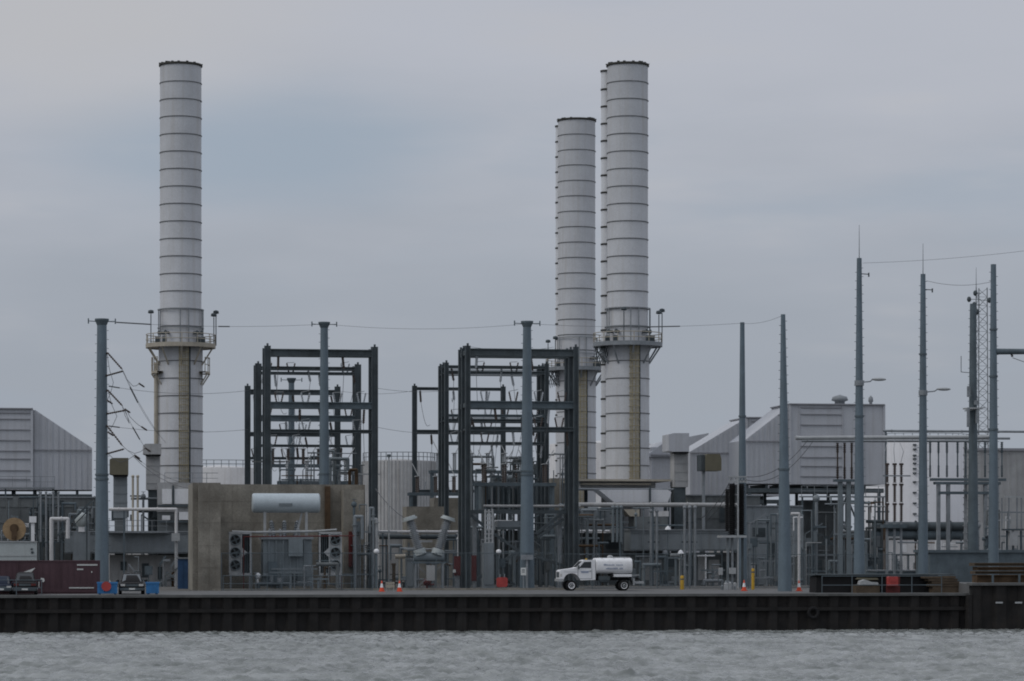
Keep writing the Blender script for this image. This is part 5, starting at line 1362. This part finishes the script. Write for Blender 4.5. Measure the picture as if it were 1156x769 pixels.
globe('white globe lamp right of the left bay gantry leg', 425, 622.5, 27)
globe('white globe lamp left of the right bay monopole', 563, 623, 30)
b = MB(); b.lathe([(.42, 0), (.28, .35), (.04, .55)], 0, 0, 12)
for (x, y, v_, lab) in ((768.5, 623, 46, 'white conical light shade right of the tank truck'), (754, 596, 50, 'small white conical shade on the casing above the tank truck rear')):
    q = P(x, y + 2, v_); bb = MB(); bb.lathe([(.34, q.z), (.22, q.z + .25), (.04, q.z + .4)], q.x, v_, 12); bb.tube((q.x, v_ + .1, ZD), (q.x, v_ + .1, q.z + .2), .04, n=6, m=1)
    solo(bb, 'yard_lamp', [M_WHITE, M_DARKB], lab, 'lamp', x, v_)
def bollard(label, px, v, y0, w, m):
    b = MB(); u = U(px, v); zt = Z(y0, px, v); r = w / 2 / S(px, v); b.lathe([(r, ZD), (r, zt - .08), (r * .7, zt), (.001, zt + .03)], u, v, 14); b.lathe([(r + .012, zt - .4), (r + .012, zt - .28)], u, v, 14, 1)
    solo(b, 'bollard', [m, M_DARK], label, 'bollard', px, v)
bollard('dull yellow bollard right of the tank truck', 770, 27, 650, 4.5, M_YEL)
bollard('bright yellow bollard right of the black cable heads', 850, 25, 642, 3.6, M_YEL)
t = pthing('machinery_pile', 'clutter of small pale valves and boxes at the foot of the black cable heads', 'equipment', 822, 24)
rng = random.Random(11)
for k in range(9):
    x = rng.uniform(808, 834); h_ = rng.uniform(4, 13); w_ = rng.uniform(2, 4.5)
    b = MB(); vv = 24 + k * .25; u = U(x, vv); hh = h_ / 12.0; b.box(u - w_ / 24, u + w_ / 24, vv, vv + .2, ZD, ZD + hh * .8); b.ball((u, vv + .1, ZD + hh * .8), (w_ / 22, .12, .12), 8, 5); b.build('valve', rng.choice([M_GAL, M_GALL, M_PANEL]), t)

# ------------------------------------------------------------------ left: trailer, vehicles, bins, reel
t = pthing('freight_container', 'long maroon freight container lying along the quay at the left edge', 'container', 50, 9)
VTr = 9
b = MB(); b.pbox(-90, 112.5, 633.5, None, VTr, VTr + 2.5)
for x in range(-85, 112, 7): b.pbox(x, x + .7, 635, 664, VTr - .025, VTr)
b.build('box', M_MAROON, t)
b = MB(); b.pbox(-90.5, 113, 632.8, 634.2, VTr - .05, VTr + 2.55); b.pbox(-90.5, 113, 667, 668.4, VTr - .05, VTr + 2.55); b.pbox(111.6, 113, 634.3, 663.7, VTr - .05, VTr + .2); b.build('edge_rail', M_MAROON, t)
b = MB()
for (x0, x1, y0, y1) in ((87, 110, 637, 638.6), (87, 94, 642, 643.6), (103, 104.4, 645, 646.6), (78, 106, 663.0, 664.4)): 
    x = x0
    while x < x1:
        b.pbox(x, min(x + 1.2, x1), y0, y1, VTr - .06, VTr - .03); x += 1.45
b.pprism([(26, 646), (40, 641), (36, 645.5), (27, 647)], VTr - .06, VTr - .03)
b.pprism([(46, 652.5), (49.5, 652.8), (50.5, 655.5), (49, 657.5), (46.8, 656.8), (48.4, 655.6), (46.2, 654.6)], VTr - .06, VTr - .03)
b.pbox(43.6, 44.4, 656, 663, VTr - .06, VTr - .03)
b.build('marking', M_SIGN, t)
for x in (20, 66, 111):
    b = MB(); b.pbox(x - .5, x + .5, 634.5, 664, VTr - .09, VTr - .055); b.build('lock_bar', M_MAROON, t)

t = pthing('storage_container', 'pale greenish white container above the maroon container at the left edge', 'container', 0, 40)
b = MB(); b.pbox(-60, 41.5, 612, None, 40, 42.5)
b.build('box', M_PALEB, t)
b = MB(); b.pbox(-60, 41.8, 627.2, 628, 39.95, 39.99); b.pbox(-60, 42, 611, 612.2, 39.9, 42.6); b.build('edge_rail', M_GALL, t)
b = MB(); b.pbox(34.5, 37, 619, 621, 39.93, 39.99); b.pbox(35, 38, 622.5, 625, 39.93, 39.99); b.build('marking', M_DARK, t)
t = pthing('cable_reel', 'wooden cable reel with dark centre standing above the pale container', 'cable reel', 16, 46)
q = P(16, 597.5, 46)
b = MB(); r_ = 13 / S(16, 46)
b.tube(q, q + Vector((0, .09, 0)), r_, n=32); b.build('flange', M_WOOD, t)
b = MB(); b.tube(q + Vector((0, .85, 0)), q + Vector((0, .95, 0)), r_, n=32); b.build('flange', M_WOOD, t)
b = MB(); b.tube(q + Vector((0, .1, 0)), q + Vector((0, .84, 0)), r_ * .6, n=24); b.build('drum', M_RUST, t)
b = MB(); b.tube(q + Vector((0, -.08, .1)), q + Vector((0, -.01, .1)), r_ * .38, n=20); b.box(q.x - .25, q.x + .25, q.y - .3, q.y - .1, q.z - r_ * .9, q.z); b.build('hub', M_RUST, t)
b = MB(); b.box(q.x - 1.0, q.x + 1.0, q.y - .05, q.y + 1.1, ZD, q.z - r_); b.build('cradle', M_PANELD, t)

def car(label, px, v, w, h, name, cat, paint, front=True, pickup=False, mglass=M_GLASS):
    """end-on vehicle facing the water"""
    t = pthing(name, label, cat, px, v); u = U(px, v); hw = w / 2
    Ln = 4.9
    def loft(secs, m, nm, par):
        b = MB(); n = 16; vs = []
        for (vv, wd, z0, z1) in secs:
            for i in range(n):
                a = 2 * math.pi * (i + .5) / n; e = 5
                cx, cz = math.cos(a), math.sin(a)
                vs.append((u + wd * math.copysign(abs(cx) ** (2 / e), cx), v + vv, (z0 + z1) / 2 + (z1 - z0) / 2 * math.copysign(abs(cz) ** (2 / e), cz)))
        fs = [(k * n + i, k * n + (i + 1) % n, (k + 1) * n + (i + 1) % n, (k + 1) * n + i) for k in range(len(secs) - 1) for i in range(n)]
        fs += [tuple(range(n - 1, -1, -1)), tuple(range((len(secs) - 1) * n, len(secs) * n))]
        b._add(vs, fs, 0, True); return b.build(nm, m, par)
    zb = ZD + .28; zm = ZD + h * .58; zt = ZD + h
    body = loft([(0, hw * .9, zb + .15, zm - .12), (.12, hw * .97, zb + .02, zm - .03), (1.1, hw, zb, zm), (Ln - .2, hw, zb, zm + .02), (Ln, hw * .93, zb + .1, zm - .1)], paint, 'body', t)
    c0, c1 = (1.0, 3.2) if pickup else (.7, Ln - .15)
    loft([(c0, hw * .86, zm - .15, zm + .02), (c0 + .75, hw * .76, zm - .15, zt - .03), (c0 + 1.2, hw * .74, zm - .15, zt), (c1 - .4, hw * .74, zm - .15, zt), (c1, hw * .8, zm - .15, zm + .05)], paint, 'cabin', t)
    b = MB()
    b._add([(u - hw * .76, v + c0 + .04, zm + .05), (u + hw * .76, v + c0 + .04, zm + .05), (u + hw * .62, v + c0 + .68, zt - .1), (u - hw * .62, v + c0 + .68, zt - .1)], [(0, 1, 2, 3)]); b.build('windscreen', mglass, t)
    for sx in (-1, 1):
        b = MB(); b.box(u + sx * hw * .72 - .2, u + sx * hw * .72 + .2, v - .035, v + .1, zm - .34, zm - .16); b.build('headlight', M_LAMP if front else M_DRED, t)
        for vv in (.75, Ln - 1.0):
            b = MB(); b.tube((u + sx * (hw - .24), v + vv, ZD + .36), (u + sx * (hw + .01), v + vv, ZD + .36), .36, n=18); wh = b.build('wheel', M_BLACK, t)
            b = MB(); b.tube((u + sx * (hw + .012), v + vv, ZD + .36), (u + sx * (hw + .022), v + vv, ZD + .36), .22, n=14); b.build('rim', M_CHROME, t).parent = wh
        b = MB(); b.ball((u + sx * (hw + .12), v + c0 + .3, zm + .1), (.14, .08, .1), 8, 6); b.build('mirror', paint, t)
    b = MB(); b.box(u - hw * .5, u + hw * .5, v - .03, v + .06, zm - .36, zm - .18); b.build('grille', M_DARK, t)
    b = MB(); b.box(u - hw * .95, u + hw * .95, v - .1, v + .08, zb + .08, zb + .3); b.build('bumper', M_DARK, t)
    b = MB(); b.box(u - .26, u + .26, v - .125, v - .105, zb + .14, zb + .28); b.build('number_plate', M_SIGN, t)
    return t
car('black sport utility car parked end-on before the maroon container', 28, 3.2, 2.05, 1.95, 'parked_car', 'car', M_CAR, front=False)
car('dark blue car at the left frame edge before the maroon container', 1, 3.6, 1.9, 1.6, 'parked_car', 'car', mat('navy_car_paint', (.014, .022, .04), .55, .1, spec=.2))
car('dark pickup truck facing the water between two blue bins', 149, 4.0, 2.2, 1.85, 'pickup_truck', 'pickup', M_CAR, True, True, M_WSH)
def blue_bin(label, x0, x1, y0, v):
    t = pthing('bin', label, 'bin', (x0 + x1) / 2, v)
    ua, ub = U(x0, v), U(x1, v); z1 = Z(y0, (x0 + x1) / 2, v)
    b = MB(); b.box(ua, ub, v, v + 1.1, ZD + .1, z1)
    b.box(ua - .05, ub + .05, v - .05, v + 1.15, z1 - .12, z1 + .02)
    u = ua + .2
    while u < ub: b.box(u - .03, u + .03, v - .04, v, ZD + .14, z1 - .13); u += .32
    b.build('tub', M_BLUE, t)
    b = MB(); b.box(ua + .1, ua + .3, v + .1, v + 1.0, ZD, ZD + .1); b.box(ub - .3, ub - .1, v + .1, v + 1.0, ZD, ZD + .1); b.build('skid', M_DBLUE, t)
    return t
blue_bin('wide blue plastic bin left of the dark pickup, with a red disc hung on it', 110, 132.5, 657.5, 3.5)
blue_bin('narrower blue plastic bin right of the dark pickup', 165, 179.5, 657.5, 3.8)
b = MB(); q = P(120, 662, 3.3); b.tube(q, q + Vector((0, .08, 0)), .42, n=24); solo(b, 'round_sign', M_RED, 'round red disc hung on the wide blue bin', 'sign', 120, 3.3)

# ------------------------------------------------------------------ right: dark pile and rusty beams
t = pthing('material_pile', 'long dark tarped pile on the quay behind the low guard rail', 'pile', 1000, 5)
b = MB(); b.pprism([(921, None), (922, 651), (930, 649.5), (1058, 649), (1060, 650.5), (1060, None)], 5, 7.4); b.build('tarpaulin', M_BLACK, t)
b = MB(); b.pbox(920, 1078, 648.2, 649.4, 4.6, 7.6); b.build('cover_sheet', M_DARK, t)
t = pthing('timber_stack', 'brown wooden crate-like stack at the right end of the tarped pile', 'timber stack', 1066, 4)
for k, (x0, x1, y0, y1) in enumerate(((1044, 1079, 650.5, 653), (1048, 1081, 653.2, 656), (1052, 1083, 656.2, 659), (1050, 1085, 659.2, 662), (1053, 1086, 662.2, None))):
    b = MB(); b.pbox(x0, x1, y0, y1, 3.4 + k * .05, 4.8); b.build('plank', M_TIMB, t)
t = pthing('fuel_box', 'bright red box on the quay before the tarped pile', 'box', 1008, 2.6)
b = MB(); b.pprism([(1003, 661.5), (1003, 652), (1004, 651), (1013, 651), (1014, 652), (1014, 661.5)], 2.6, 3.2); b.pbox(1005, 1011, 653.5, 657, 2.56, 2.6); b.build('case', M_RED, t)
b = MB(); b.pbox(1001, 1016, 650, None, 3.3, 3.5); b.build('frame', M_DRED, t)
t = pthing('tarp_bundle', 'yellow and white tarp bundle lying before the dark pile', 'tarp', 980, 3.2)
b = MB(); b.pprism([(971, 660), (972, 656), (977, 654.5), (984, 657), (991, 657.5), (992, 660)], 3.2, 4.2); b.build('white_sheet', M_GALL, t)
b = MB(); b.pprism([(967, 654), (969, 652.2), (991, 652.6), (992, 654.6), (979, 655)], 4.3, 4.9); b.build('yellow_sheet', M_OLIVE, t)
b = MB(); b.pbox(966, 993, 660.2, None, 3.3, 4.9); b.build('pallet', M_TIMB, t)
zq = Z(659.5, 1125, -.9) + .12
t = thing('steel_beam_stack', 'stack of rusty brown steel beams on the raised quay at the far right', 'beam stack', U(1130, 2), 2, zq)
for k, (y0, y1, x0, m) in enumerate(((635.5, 639, 1100, M_TIMB), (640, 644, 1104, M_RUST), (644.8, 648, 1101, M_TIMB), (649, 657.8, 1103, M_RUST))):
    b = MB(); b.pbox(x0, 1200, y0, y1, 2 + k * .04, 3.6); b.pbox(x0, 1200, y0, y0 + .8, 1.8, 2.0 + k * .04); b.build('beam', m, t)
for x in (1120, 1150):
    b = MB(); b.pbox(x, x + 2, 648, 658.5, 1.6, 1.75); b.build('stake', M_DARKB, t)
